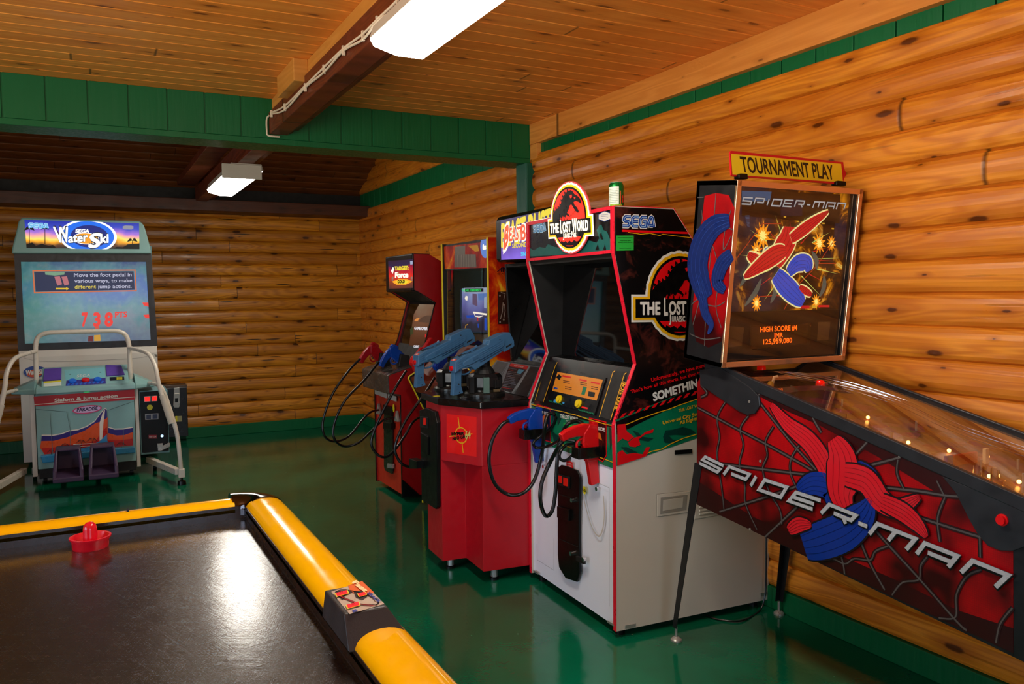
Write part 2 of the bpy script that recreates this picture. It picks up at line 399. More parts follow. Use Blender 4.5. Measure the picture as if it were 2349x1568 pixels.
extr(b, [(0.0, 2.69)]+logprof(14, 2.69, .128), lambda p, y: (XR-p[0], y, p[1]), YH+.24, YB, M_LOGR)
b.box(XR+.005, XR+.1, -3.0, YB+.1, -.1, 4.6, M_GREEN)
o = b.build(kind='structure', recalc=False)
# vertical board joints of the green strip
b = MB('trim_1'); y = -3.0
while y < YB-.05:
    b.box(XR-.006, XR+.01, y+.003, min(y+.2, YB)-.003, 2.5, 2.70, M_GREEN); y += .2
b.build(kind='structure', bevel=.002)
b = MB('wall_back')
extr(b, [(0, 0)]+logprof(19, .1, PITCH), lambda p, x: (x, YB-p[0], p[1]), -3.4, XR, M_LOGB)
b.box(-3.5, XR+.1, YB+.005, YB+.1, -.1, 4.6, M_BLKM); b.build(kind='structure', recalc=False)
b = MB('baseboard_right'); b.box(XR-.042, XR+.02, -3.0, YB, 0, .103, M_GREEN); b.build(kind='structure', bevel=.004)
b = MB('baseboard_back'); b.box(-3.4, XR, YB-.05, YB+.02, 0, .118, M_GREEN); b.build(kind='structure', bevel=.004)
b = MB('ceiling'); pr = []; y = 4.105-.13*55
while y < YH+.1:
    pr += [(y, .007), (y+.006, 0), (y+.124, 0)]; y += .13
extr(b, pr, lambda p, x: (x, p[0], ZC+p[1]), -3.5, XR+.1, M_CEIL)
b.box(-3.5, XR+.1, -3.1, YH+.24, ZC+.02, ZC+.1, M_BLKM); b.build(kind='structure', recalc=False)
# sloped boards over the far room
b = MB('ceiling_far'); sl = Vector((0, 5.385-9.36, 4.40-2.687)); L = sl.length; d = sl/L; nn = Vector((0, -d.z, d.y))
pr = [(0, 0)]+logprof(int(L/.128)+1, 0, .128, .02)
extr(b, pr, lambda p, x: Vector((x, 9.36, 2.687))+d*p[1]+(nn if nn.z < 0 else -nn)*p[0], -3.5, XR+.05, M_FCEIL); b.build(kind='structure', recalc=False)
b = MB('wall_middle'); b.box(-3.5, XR+.1, YH+.24, YH+.30, ZC-.1, 4.6, M_BLKM); b.build(kind='structure')
# green header beam across the room
b = MB('trim_2'); b.box(-3.5, XR-.0, YH+.006, YH+.24, 2.44, ZC, M_GREEN)
x = XR-.115-.2*32
while x < XR-.05:
    b.box(x+.003, min(x+.2, XR)-.003, YH, YH+.01, 2.476, ZC, M_GREEN); x += .2043
b.box(-3.5, XR, YH-.004, YH+.01, 2.44, 2.474, M_GREEN); b.build(kind='structure', bevel=.002)
b = MB('trim_3'); b.box(XR-.085, XR-.02, YH-.035, YH+.13, 0, 2.44, M_GREEN2); b.build(kind='structure', bevel=.004)
b = MB('trim_4'); b.box(XR-.045, XR+.02, -3.0, YH-.005, 2.57, ZC, M_BOARD); b.build(kind='structure', bevel=.003)
b = MB('trim_5'); b.box(XR-.04, XR+.02, YH-.105, YH-.005, 2.44, 2.57, M_BOARD); b.build(kind='structure', bevel=.003)
b = MB('trim_6'); b.box(-3.4, XR, 8.95, YB, 2.405, 2.525, M_PLATE); b.build(kind='structure', bevel=.006)
b = MB('trim_7')   # brown tie beam along the room, with the lighter board above it
b.box(1.02, 1.13, -3.0, YH, 2.50, 2.632, M_BEAMD); b.box(1.13, 1.155, -3.0, YH, 2.512, 2.66, M_BEAMD); b.box(1.163, 1.20, -3.0, YH, 2.535, 2.68, M_BEAMD)
b.box(1.04, 1.21, -3.0, YH, 2.632, ZC, M_BEAMY); b.box(.965, 1.04, 4.22, 4.62, 2.60, ZC, M_BEAMY)
b.build(kind='structure', bevel=.004)
b = MB('trim_8'); b.box(1.02, 1.13, YH+.24, 9.0, 2.50, 2.64, M_BEAMD); b.box(1.14, 1.20, YH+.24, 9.0, 2.53, 2.66, M_BEAMD); b.box(.85, 1.02, YH+.24, 9.0, 2.66, 2.72, M_BEAMD)
b.build(kind='structure', bevel=.004)
# left wall with glazed door, wall behind the viewer with a window
b = MB('wall_left'); xl = -3.4
for (y0, y1, z0, z1) in ((-3, .05, 0, 2.75), (3.05, YB, 0, 2.75), (.05, 3.05, 2.2, 2.75), (5.3, YB, 2.7, 4.6)):
    b.box(xl-.1, xl, y0, y1, z0, z1, M_LOGL)
b.build(kind='structure')
b = MB('wall_front')
for (x0, x1, z0, z1) in ((-3.5, -.85, 0, 2.75), (1.45, 3, 0, 2.75), (-.85, 1.45, 0, 1.1), (-.85, 1.45, 2.1, 2.75)): b.box(x0, x1, -3.1, -3.0, z0, z1, M_LOGB)
b.build(kind='structure')
b = MB('door_1')
for (y0, y1, z0, z1) in ((.05, .13, 0, 2.2), (2.97, 3.05, 0, 2.2), (1.01, 1.09, 0, 2.2), (2.01, 2.09, 0, 2.2), (.05, 3.05, 2.12, 2.2), (.05, 3.05, 0, .06)): b.box(xl-.08, xl-.02, y0, y1, z0, z1, M_GREEN)
b.build(kind='structure')
b = MB('window_1')
for (x0, x1, z0, z1) in ((-.85, -.79, 1.1, 2.1), (1.39, 1.45, 1.1, 2.1), (.27, .33, 1.1, 2.1), (-.85, 1.45, 1.1, 1.16), (-.85, 1.45, 2.04, 2.1)): b.box(x0, x1, -3.08, -3.02, z0, z1, M_GREEN)
b.build(kind='structure')

# ------------------------------------------------------------------ fluorescent lights
M_TRAY = P('light_tray', '#C9C5BC', .5)
def fluorescent(y0, y1, strength, label, cap):
    r = thing('ceiling_light', label, 'light', (1.08, (y0+y1)/2, 2.5), 'fluorescent ceiling lights')
    b = MB('housing'); b.prism([(.955, 2.452), (.97, 2.5), (1.19, 2.5), (1.205, 2.452)], 'y', y0, y1, M_TRAY); b.build(parent=r, bevel=.003)
    em = E('lens_%d' % int(strength*10), (1.0, .93, .82, 1), strength, '#FFFFFF')
    b = MB('lens'); b.prism([(.957, 2.45), (.972, 2.425), (1.06, 2.402), (1.165, 2.402), (1.20, 2.45)], 'y', y0+.012, y1, em); b.build(parent=r, bevel=.002)
    if cap:
        b = MB('end_cap'); b.box(.905, 1.19, y0-.012, y0+.006, 2.385, 2.49, M_TRAY); b.build(parent=r, bevel=.004)
    return r
fluorescent(1.35, 2.95, LIGHT_NEAR, 'long bright fluorescent light under the brown beam nearest the viewer', False)
fluorescent(6.32, 7.58, LIGHT_FAR, 'small bright fluorescent light with grey end cap in the far room', True)
# white cables clipped along the beam
fb = Fr((1.012, 3, 2.5), (0, 1, 0), (0, 0, 1))
wht = P('cable_white', '#E9DDCB', .5)
b = MB('electrical_cable')
pth = [(1000, -95), (915, 0), (868, 45), (835, 78), (790, 112), (745, 155), (702, 197), (655, 243), (624, 258)]
for k, dz in enumerate((0, .014)):
    pts = []
    for i, p in enumerate(pth):
        a, c = fb.px(*p); pts.append(fb.at(a, c-dz*(1.5 if i % 2 else .6), .004))
    b.tube(cat(pts, 8), .0052, wht, 8, w=True)
b.tube(cat([(1.010, 5.09, 2.60), (1.004, 5.13, 2.585), (1.004, 5.134, 2.52), (1.012, 5.134, 2.49), (1.08, 5.134, 2.487)], 6), .0055, wht, 8)
o = b.build(smooth=True); tag(o, 'pair of white electric cables clipped along the side of the brown beam', 'cable')
for p in pth[1:]:
    b = MB('cable_clip'); a, c = fb.px(*p); q = fb.at(a, c-.008, .004); b.box(q.x-.006, q.x+.006, q.y-.006, q.y+.006, q.z-.02, q.z+.02, wht); b.build(parent=o)

# ------------------------------------------------------------------ dinosaur game cabinet (white and black, red edges)
def logo_art(mb, q, fr, lay, Wm, Ym, Bm, Rm, Tm, bw=1.40):
    """round park logo with banner; q maps unit coordinates onto the face"""
    F = lambda pts, mt, l: mb.flat(fr, [q(*p) for p in pts], mt, lay+l)
    for i, (r, g, mt) in enumerate(((1.0, 0, Wm), (.945, .045, Ym), (.88, .10, Bm))):
        rr = ring(r, r, 72)
        rr = [(x*(1+.012*math.sin(k*2.7)*(i < 2)), y*(1+.012*math.cos(k*3.9)*(i < 2))) for k, (x, y) in enumerate(rr[:-1])]
        F(rr, mt, i*2)
        F([(-bw+g*1.1, .03-g), (bw-g*1.1, .03-g), (bw-g*1.1, -.57+g), (-bw+g*1.1, -.57+g)], mt, i*2+1)
    F(ring(.82, .82, 40, -.08, math.pi+.08), Rm, 6)
    F(ring(.82, .82, 30, math.pi+.74, 2*math.pi-.74), Rm, 6)
    F([(-.42, -.64), (-.3, -.7), (-.2, -.66), (-.1, -.72), (0, -.65), (.12, -.71), (.24, -.65), (.4, -.7), (.46, -.66), (.42, -.78), (.1, -.8), (-.3, -.79), (-.45, -.72)], Bm, 7)
    rex = [(-.84, -.10), (-.84, .10), (-.74, .22), (-.62, .29), (-.50, .32), (-.40, .38), (-.33, .5), (-.24, .61), (-.12, .70), (.02, .76), (.18, .77), (.28, .72), (.36, .64), (.5, .58), (.62, .5), (.68, .40), (.64, .34), (.56, .40), (.40, .44), (.30, .42), (.34, .34), (.46, .26), (.55, .14), (.50, .10), (.38, .16), (.26, .28), (.18, .36), (.10, .34), (.04, .24), (-.06, .14), (.02, .10), (.10, .02), (.02, .03), (-.10, .08), (-.16, .0), (-.24, .06), (-.3, -.02), (-.4, .04), (-.5, -.1)]
    F(rex, Bm, 8)
    for i in range(2, 10):
        x, y = rex[i]; F([(x-.05, y-.03), (x-.05, y+.07), (x+.04, y+.03)], Bm, 8)
    F([(.12, .62), (.22, .64), (.24, .56), (.15, .54)], Rm, 9); F([(.32, .56), (.42, .54), (.36, .49)], Rm, 9)
    for i in range(4): F([(.02+.1*i, -.02+.05*i), (.05+.1*i, .08+.04*i), (.07+.1*i, -.01+.05*i)], Bm, 8)
    for i in range(6): F([(-.40+.08*i, -.06), (-.37+.08*i, .10-.02*i), (-.35+.08*i, -.06)], Rm if i % 2 else Bm, 9)
    def T(txt, x0, x1, y0, hgt, bold):
        vs, fs, w, h = glyphs(txt, bold)
        mb.raw([fr.at(*q((x0+(x1-x0)*x/w)*bw/1.4, y0+hgt*y/h), (lay+11)*LAY+j) for x, y, j in vs], fs, Tm, True)
    T('THE', -1.18, -.60, -.40, .26, .045); T('L', -.50, -.38, -.42, .36, .045); T('OST', -.36, .16, -.40, .27, .045); T('W', .24, .52, -.42, .36, .045); T('ORLD', .54, 1.18, -.40, .27, .045)
    T('J', -.36, -.29, -.58, .17, .03); T('URASSIC', -.27, .12, -.57, .12, .03); T('P', .18, .25, -.57, .16, .03); T('ARK', .27, .48, -.57, .12, .03)
ANG = math.radians(-2.75)
TT = Matrix.Translation((1.991, 2.863, 0)) @ Matrix.Rotation(ANG, 4, 'Z')
lwu, lwv = TT.to_3x3() @ Vector((1, 0, 0)), TT.to_3x3() @ Vector((0, 1, 0))
def lwp(x, y, z): return TT @ Vector((x, y, z))
LW = thing('shooting_game_cabinet', 'black and white upright gun game cabinet with red edges and a red dinosaur logo', 'arcade machine', lwp(.43, .43, 0))
M_LWB = None
def grunge(name, c1, c2, sc=7):
    t = NT(name); v = t.co(); n = t.noise(v, sc, 6, .7, .6)
    return t.out(t.mix(t.mr(n, .52, .74, 0, 1), C(c1), C(c2)), .3, 0, None, .5)
M_GRUNGE = grunge('rusty_black_print', '#060404', '#5A241C', 9)
M_LBLK = P('black_print', '#050404', .28); M_LWHT = P('white_print', '#DAD6CC', .35, var=.1); M_LYEL = P('yellow_print', '#E0A70C', .3)
M_LRED = P('red_print', '#D90912', .3); M_LGRN = P('green_print', '#04704A', .3); M_LDGR = P('dark_green_print', '#06352B', .3)
M_BLUE = P('blue_print', '#0B3B96', .3); M_LBLUE = P('pale_blue_print', '#9FC4E8', .3); M_PINK = P('red_edge_moulding', '#E01530', .3)
M_LWHITE = P('cabinet_white_shaded', '#C6BEAD', .45, var=.03); M_LWDAYLIT = P('cabinet_white_daylit', '#EAF0FC', .35, var=.02)  # same white: side toned down for shade, front brightened and blued for daylight
prof = [(0, .034), (0, .76), (-.006, .94), (.104, 1.198), (-.004, 1.672), (-.004, 1.873), (.299, 1.873), (.421, 1.716), (.60, 1.487), (.60, 1.05), (.855, .93), (.855, .034)]
fs_ = Fr(lwp(0, 0, 0), lwu, (0, 0, 1)); ff = Fr(lwp(0, .43, 0), lwv, (0, 0, 1))
for y0, nm in ((0, 'near'), (.835, 'far')):
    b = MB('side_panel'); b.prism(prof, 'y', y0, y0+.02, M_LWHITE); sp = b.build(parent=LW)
    b = MB('edge_moulding'); k = [0, 1, 2, 3, 4, 5, 6, 7, 8]
    pts = [prof[i] for i in k]; n = len(pts)
    # thin red band that follows the front and top of the panel
    for i in range(n-1):
        (x0, z0), (x1, z1) = pts[i], pts[i+1]; L = math.hypot(x1-x0, z1-z0); nx, nz = -(z1-z0)/L, (x1-x0)/L
        b.prism([(x0, z0), (x1, z1), (x1+nx*.003, z1+nz*.003), (x0+nx*.003, z0+nz*.003)], 'y', y0-.001, y0+.021, M_PINK)
    b.build(parent=sp)
    if y0 == 0: SPN = sp
b = MB('side_artwork')
Q = Pix(1400, 560, .3318)
up_ = [(.0, .945), (.104, 1.198), (-.001, 1.672), (-.001, 1.870), (.297, 1.870), (.421, 1.713), (.598, 1.485), (.598, 1.05), (.5, 1.10)]
up_ = [(-.004, .962), (.103, 1.198), (-.002, 1.672), (-.002, 1.870), (.297, 1.870), (.598, 1.485), (.598, 1.13)]
b.flat(fs_, up_, M_GRUNGE, 1)
lo = [fs_.px(*p) for p in Q((30, 1535), (600, 1338))]; k = (lo[1][1]-lo[0][1])/(lo[1][0]-lo[0][0])
zb = lambda x: lo[0][1]+k*(x-lo[0][0])
b.flat(fs_, [(.002, zb(0)), (.002, .94), (-.004, .962), (.598, 1.13), (.70, 1.004), (.70, zb(.70))], M_LGRN, 2)
b.flat(fs_, [(0.0, .955), (.598, 1.135), (.598, 1.10), (0.002, .90)], M_LBLK, 3)
b.art(fs_, Q((60, 1250), (600, 1065), (600, 1040), (60, 1215)), M_LBLK, 3)
b.stroke(fs_, Q((45, 1262), (120, 1240), (200, 1205), (330, 1160), (400, 1140), (470, 1112), (600, 1068)), .004, M_LYEL, 5)
b.stroke(fs_, Q((150, 1480), (200, 1470), (280, 1430), (350, 1415), (420, 1375), (500, 1340), (600, 1310)), .004, M_LYEL, 5)
for i in range(12):
    x = 60+55*i; y = 1202-17.2*i
    b.art(fs_, Q((x, y), (x+26, y-8), (x+50, y-40), (x+24, y-32)), M_LRED, 5)
b.text(fs_, 'Unfortunately, we have some', *Q((282, 950), (655, 845), (278, 925)), M_LRED, 4, .02)
b.text(fs_, "That's how all this starts, but then later", *Q((140, 1030), (660, 885), (135, 1008)), M_LRED, 4, .02)
b.text(fs_, 'SOMETHING', *Q((295, 1083), (650, 968), (288, 1030)), M_LWHT, 4, .05)
b.text(fs_, 'THE LOST WORLD', *Q((470, 1160), (660, 1105), (468, 1140)), M_LYEL, 5, .02)
b.text(fs_, 'Universal City Studios', *Q((360, 1245), (660, 1165), (358, 1222)), M_LYEL, 5, .02)
b.text(fs_, 'All Rights', *Q((478, 1245), (600, 1212), (476, 1222)), M_LYEL, 5, .02)
# torn red and dark shapes in the green band
b.art(fs_, Q((46, 1245), (100, 1240), (110, 1290), (160, 1330), (120, 1360), (80, 1340), (46, 1370)), M_LRED, 5)
b.art(fs_, Q((120, 1370), (160, 1335), (205, 1325), (240, 1295), (298, 1275), (290, 1300), (235, 1315), (195, 1345), (205, 1385), (170, 1400), (130, 1395)), M_LRED, 5)
b.art(fs_, Q((46, 1440), (80, 1420), (110, 1450), (160, 1440), (220, 1450), (245, 1400), (272, 1400), (248, 1460), (200, 1480), (120, 1505), (46, 1530)), M_LRED, 5)
b.art(fs_, Q((150, 1285), (190, 1300), (215, 1330), (298, 1340), (260, 1362), (200, 1350)), M_LDGR, 4)
b.art(fs_, Q((362, 1330), (380, 1285), (430, 1280), (500, 1262), (560, 1280), (588, 1300), (530, 1320), (450, 1315), (400, 1320), (430, 1350), (490, 1352), (440, 1375), (372, 1370)), M_LDGR, 4)
b.art(fs_, Q((70, 1400), (110, 1400), (190, 1440), (120, 1440)), M_LDGR, 4)
sega(b, fs_, (1427, 521), (1499, 523), (1430, 493), M_LWHT, M_BLUE, M_LBLUE, 3)
b.stroke(fs_, [(1426, 529), (1500, 532), (1577, 534)], .009, M_LRED, 3)
b.stroke(fs_, [(1440, 533), (1470, 537), (1490, 535), (1513, 540), (1520, 537), (1550, 541), (1585, 545)], .0028, M_LYEL, 3)
b.art(fs_, [(1413, 540), (1453, 540), (1453, 574), (1413, 575)], P('green_sticker', '#1FA535', .5), 3)
for yy, x0, x1 in ((545, 1416, 1450), (552, 1421, 1446), (556, 1417, 1450), (569, 1420, 1447)): b.stroke(fs_, [(x0, yy), (x1, yy)], .0015, M_LBLK, 4)
qc = Vector(fs_.px(*Q((480, 357))[0])); qu = Vector(fs_.px(*Q((142, 357))[0])); qv = Vector(fs_.px(*Q((480, 45))[0]))
uu = (qc-qu)/1.4; vv = (qv-qc)
logo_art(b, lambda x, y: tuple(qc+uu*x+vv*y), fs_, 3, M_LWHT, M_LYEL, M_LBLK, M_LRED, M_LWHT)
b.build(parent=LW, recalc=False)
# hardware on the near side
b = MB('recessed_handle'); fq = fs_
b.pslab(fs_, [(1507, 1133), (1582, 1126), (1578, 1174), (1507, 1184)], .003, M_LWHITE)
b.pslab(fs_, [(1514, 1140), (1576, 1133), (1573, 1168), (1513, 1178)], .0015, P('handle_shadow_lip', '#8E887C', .5), .003)  # shade of the recess painted on flat slabs: dark lip, paler middle
b.pslab(fs_, [(1520, 1146), (1566, 1140), (1564, 1163), (1519, 1171)], .001, P('handle_hollow_shade', '#B8B2A2', .5), .0042)
b.build(parent=LW, bevel=.001)
b = MB('handle_outline'); b.stroke(fs_, [(1507, 1133), (1582, 1126), (1578, 1174), (1507, 1184)], .003, P('handle_line', '#4A463E', .6), 1, 0, True); b.build(parent=LW, recalc=False)
b = MB('vent_grille'); b.pslab(fs_, [(1593, 1155), (1660, 1148), (1660, 1178), (1593, 1190)], .003, M_LWHITE)
for i in range(3): b.pslab(fs_, [(1603, 1160+i*8), (1652, 1153+i*8), (1652, 1156+i*8), (1603, 1164+i*8)], .008, M_LWHITE)
b.build(parent=LW, bevel=.001)
b = MB('side_strap'); b.pslab(fs_, [(1547, 1032), (1587, 1029), (1587, 1039), (1547, 1042)], .005, M_BLK); b.build(parent=LW, bevel=.002)
for px in ([(1433, 1433), (1458, 1429), (1457, 1437), (1433, 1441)], [(1744, 1359), (1760, 1356), (1760, 1364), (1744, 1367)]):
    b = MB('corner_plate'); b.pslab(fs_, px, .004, M_STEEL); b.build(parent=LW, bevel=.001)
# front: body, coin door, panels
b = MB('cabinet_body'); b.box(.012, .85, .02, .835, .045, .93, M_LWDAYLIT)
b.prism([(.02, .93), (.115, 1.17), (.20, 1.19), (.84, 1.0), (.84, .9)], 'y', .02, .835, M_LBLK)
b.prism([(.55, 1.1), (.25, 1.66), (.02, 1.69), (.01, 1.86), (.28, 1.86), (.59, 1.47)], 'y', .02, .835, M_BLKM)
b.build(parent=LW)
for x, y in ((.05, .05), (.05, .8), (.8, .05), (.8, .8)):
    b = MB('foot'); b.cyl((x, y, 0), (x, y, .05), .022, M_BLK); b.build(parent=LW)
b = MB('coin_door'); R = Pix(1120, 860, .24233)
b.pslab(ff, R((668, 1000), (672, 870), (700, 848), (760, 862), (850, 900), (880, 960), (872, 1470), (872, 1568))+[(1333, 1310), (1326, 1334), (1300, 1325), (1285, 1300), (1282, 1270)], .012, M_BLK, -.004)
cdr = b.build(parent=LW, bevel=.004)
S_ = Pix(1180, 1020, .30617)
b = MB('coin_mechanism')
b.pslab(ff, S_((347, 215), (430, 238), (428, 325), (347, 300)), .006, M_BLKM, .008)
for (p) in (((352, 225), (376, 232), (376, 285), (352, 278)), ((388, 240), (420, 249), (418, 308), (388, 300))):
    b.pslab(ff, S_(*p), .003, E('coin_button_red', '#FF2010', .32, '#400000'), .014)
b.build(parent=cdr, bevel=.0015)
b = MB('coin_return'); b.pslab(ff, S_((345, 455), (435, 480), (432, 565), (345, 540)), .012, M_BLK, .008)
b.pslab(ff, S_((345, 365), (480, 405), (478, 412), (345, 372)), .003, M_BLKM, .008)
b.pslab(ff, S_((350, 700), (490, 760), (490, 766), (350, 706)), .003, M_BLKM, .008)
b.build(parent=cdr, bevel=.0015)
b = MB('hasp'); b.pslab(ff, S_((490, 825), (550, 850), (550, 890), (490, 862)), .012, M_BLKM, .010); b.build(parent=cdr, bevel=.0015)
for px in ((455, 412), (448, 810), (543, 855)):
    a, c = ff.px(*S_(px)[0]); b = MB('lock'); p0 = ff.at(a, c, .008); b.tube([p0, ff.at(a, c, .022)], .010, M_CHR, 14, w=True); b.build(parent=cdr)
b = MB('front_panel_detail')
lt = P('panel_joint', '#8F959C', .6)
for pts in (((553, 252), (712, 322), (712, 1210)), ((165, 98), (288, 145)), ((170, 740), (172, 860), (295, 938), (297, 700))): b.stroke(ff, S_(*pts), .0018, lt, 1)
b.stroke(ff, S_((515, 375), (540, 480), (580, 610), (628, 682), (660, 640), (675, 520), (668, 380)), .008, P('rub_mark', '#C9C4BC', .5), 1, 6)
b.build(parent=LW, recalc=False)
b = MB('price_sticker'); b.ell(ff, S_((528, 338))[0], .014, .020, P('yellow_sticker', '#F0E21A', .5), 4)
b.text(ff, '50c', *S_((514, 345), (546, 355), (514, 325)), M_LBLK, 5, .02)
b.build(parent=LW, recalc=False)
b = MB('coin_label'); b.art(ff, S_((390, 115), (438, 130), (440, 178), (392, 160)), M_LRED, 2)
b.text(ff, 'INSERT', *S_((396, 140), (434, 152), (396, 130)), M_LWHT, 3, .0); b.text(ff, 'COIN', *S_((400, 158), (430, 168), (400, 148)), M_LWHT, 3, .0)
b.build(parent=LW, recalc=False)
for px in ((626, 328), (226, 162)):
    a, c = ff.px(*S_(px)[0]); b = MB('panel_lock'); b.tube([ff.at(a, c), ff.at(a, c, .010)], .010, M_CHR, 14, w=True); b.build(parent=LW)
for px in (((145, 935), (182, 958), (182, 972), (145, 950)), ((697, 1310), (752, 1345), (752, 1362), (697, 1328))):
    b = MB('corner_plate'); b.pslab(ff, S_(*px), .003, M_STEEL); b.build(parent=LW, bevel=.001)
# gun shelf band
K = Pix(1120, 780, .28058)
b = MB('holster_panel'); b.box(.006, .03, .02, .835, .745, .935, M_LGRN); hp = b.build(parent=LW)
b = MB('holster_artwork')
fb2 = Fr(lwp(.006, .4, 0), lwv, (0, 0, 1))
b.art(fb2, K((350, 520), (1035, 700), (1035, 720), (350, 535)), M_LBLK, 1)
b.stroke(fb2, K((350, 522), (500, 560), (640, 590), (660, 600), (700, 605), (820, 645), (960, 685), (1030, 700)), .004, M_LYEL, 3)
b.stroke(fb2, K((500, 830), (600, 850), (940, 965), (1030, 1000)), .004, M_LYEL, 3)
for p in (((400, 525), (510, 555), (512, 830), (410, 800)), ((830, 635), (968, 670), (970, 940), (940, 990), (835, 940))):
    b.art(fb2, K(*p), M_GRUNGE, 2); b.stroke(fb2, K(*p), .005, M_LRED, 4, 0, True)
b.text(fb2, 'BLUE SIDE', *K((408, 592), (500, 612), (408, 570)), M_LWHT, 5, .02)
b.text(fb2, 'RED SIDE', *K((848, 718), (958, 745), (848, 692)), M_LWHT, 5, .02)
b.text(fb2, 'THE LOST WORLD', *K((592, 632), (735, 662), (592, 602)), M_LWHT, 3, .03)
b.text(fb2, 'JURASSIC PARK', *K((638, 662), (715, 680), (638, 650)), M_LWHT, 3, .0)
b.art(fb2, K((618, 675), (700, 695), (698, 755), (618, 735)), P('green_sticker', '#1FA535', .5), 3)
for p in (((560, 560), (600, 640), (570, 700)), ((700, 690), (780, 760), (720, 800)), ((520, 740), (600, 800), (540, 830)), ((985, 700), (1030, 760), (1000, 900))): b.art(fb2, K(*p), M_LDGR, 2)
for p in (((430, 640), (470, 600), (490, 700), (450, 740)), ((880, 745), (920, 760), (935, 820), (900, 800))): b.art(fb2, K(*p), P('orange_flame_print', '#C05A12', .4), 3)
b.build(parent=hp, recalc=False)
# control panel slope
sv = (lwp(.115, 0, 1.178)-lwp(.016, 0, .935)); fcp = Fr(lwp(.016, .4, .935), lwv, sv)
b = MB('control_panel'); b.prism([(.016, .932), (.115, 1.178), (.135, 1.178), (.036, .92)], 'y', .02, .835, M_GRUNGE); cpn = b.build(parent=LW)
b = MB('instruction_card')
b.pslab(fcp, K((562, 225), (968, 308), (872, 612), (485, 500)), .004, M_LBLK); b.build(parent=cpn)
b = MB('panel_artwork')
org = P('orange_card', '#D9851C', .4)
b.art(fcp, K((490, 170), (560, 185), (455, 505), (385, 490)), P('dark_grey_stripe', '#1B1A18', .5), 2)
b.art(fcp, K((1030, 250), (1135, 265), (1005, 655), (915, 625)), P('dark_grey_stripe', '#1B1A18', .5), 2)
for p in (((490, 168), (470, 215), (385, 490)), ((568, 180), (550, 215), (452, 508)), ((1040, 252), (1022, 262), (910, 628)), ((1133, 266), (1115, 280), (1003, 652))): b.stroke(fcp, K(*p), .005, M_LYEL, 3)
b.art(fcp, K((572, 262), (945, 325), (893, 496), (528, 415)), org, 7)
for (x, y, w) in ((650, 300, 70), (785, 330, 60), (885, 352, 70)): b.art(fcp, K((x-w/2-5, y), (x-w/2, y-12), (x+w/2, y), (x+w/2-4, y+14)), M_LRED, 8)
for (x, y) in ((640, 335), (640, 350), (655, 385), (655, 400), (780, 350), (780, 365), (870, 385), (870, 400)): b.stroke(fcp, K((x-20, y-3), (x+35, y+7)), .004, P('brown_ink', '#5B2A0A', .5), 8)
b.art(fcp, K((785, 380), (815, 387), (795, 452), (768, 445)), M_LGRN, 8); b.art(fcp, K((828, 420), (882, 430), (875, 470), (822, 458)), M_LBLK, 8)
b.art(fcp, K((562, 305), (585, 280), (608, 300), (588, 330)), M_LBLK, 8); b.art(fcp, K((545, 385), (575, 392), (572, 405), (542, 398)), M_BLUE, 8)
for i in range(6): b.art(fcp, K((500+18*i, 490+5*i), (512+18*i, 494+5*i), (520+18*i, 508+5*i), (508+18*i, 504+5*i)), M_LGRN, 7)
for i in range(6): b.art(fcp, K((740+22*i, 562+6*i), (755+22*i, 566+6*i), (765+22*i, 582+6*i), (750+22*i, 578+6*i)), M_LGRN, 7)
b.stroke(fcp, K((770, 548), (820, 560)), .008, M_LRED, 7); b.art(fcp, K((545, 485), (570, 490), (565, 515), (540, 508)), P('cyan_ink', '#2A8FD0', .4), 7)
b.art(fcp, K((615, 505), (632, 510), (627, 525), (612, 520)), P('cyan_ink', '#2A8FD0', .4), 7)
b.text(fcp, 'RED SIDE', *K((1062, 570), (1130, 345), (1040, 560)), M_LYEL, 4, .03)
b.text(fcp, 'BLUE SIDE', *K((408, 415), (470, 225), (392, 410)), M_LYEL, 4, .03)
b.build(parent=cpn, recalc=False)
for px in ((590, 485), (748, 522)):
    a, c = fcp.px(*K(px)[0]); b = MB('start_button'); b.tube([fcp.at(a, c, .003), fcp.at(a, c, .010), fcp.at(a, c, .0101), fcp.at(a, c, .018)], lambda t: .021 if t < .6 else .017, P('yellow_button', '#E8C80C', .3), 20, w=True); b.build(parent=cpn, smooth=True)
# screen glass and marquee
gl = NT('dark_glass'); M_DGLASS = gl.out(C('#0A0A0B'), .03, 0, None, .38)
g0, g1 = Vector((.185, 1.178)), Vector((.20, 1.66))
b = MB('monitor_glass'); b.prism([(g0.x, g0.y), (g1.x, g1.y), (g1.x+.02, g1.y), (g0.x+.02, g0.y)], 'y', .02, .835, M_DGLASS); b.build(parent=LW)
b = MB('marquee'); b.box(-.001, .012, .02, .835, 1.68, 1.873, M_LBLK); mq = b.build(parent=LW)
b = MB('marquee_frame')
for (y0, y1, z0, z1) in ((.02, .835, 1.860, 1.876), (.02, .835, 1.676, 1.690), (.02, .028, 1.676, 1.876), (.827, .835, 1.676, 1.876)): b.box(-.008, .0, y0, y1, z0, z1, M_PINK)
b.build(parent=mq)
fm = Fr(lwp(-.001, .4, 0), lwv, (0, 0, 1)); V_ = Pix(1120, 400, .31888)
b = MB('marquee_artwork'); teal = P('teal_print', '#0B5A55', .4)
b.art(fm, V_((302, 590), (302, 530), (330, 545), (370, 520), (410, 530), (430, 500), (480, 520), (560, 540), (640, 520), (680, 480), (730, 475), (780, 490), (800, 460), (780, 400), (800, 365), (815, 360), (830, 400), (855, 410), (875, 460), (888, 480), (888, 560), (600, 572)), teal, 1)
b.art(fm, V_((800, 430), (815, 420), (830, 470), (812, 465)), M_LBLK, 2); b.art(fm, V_((790, 500), (800, 545), (770, 545)), M_LBLK, 2); b.art(fm, V_((840, 500), (850, 540), (828, 545)), M_LBLK, 2)
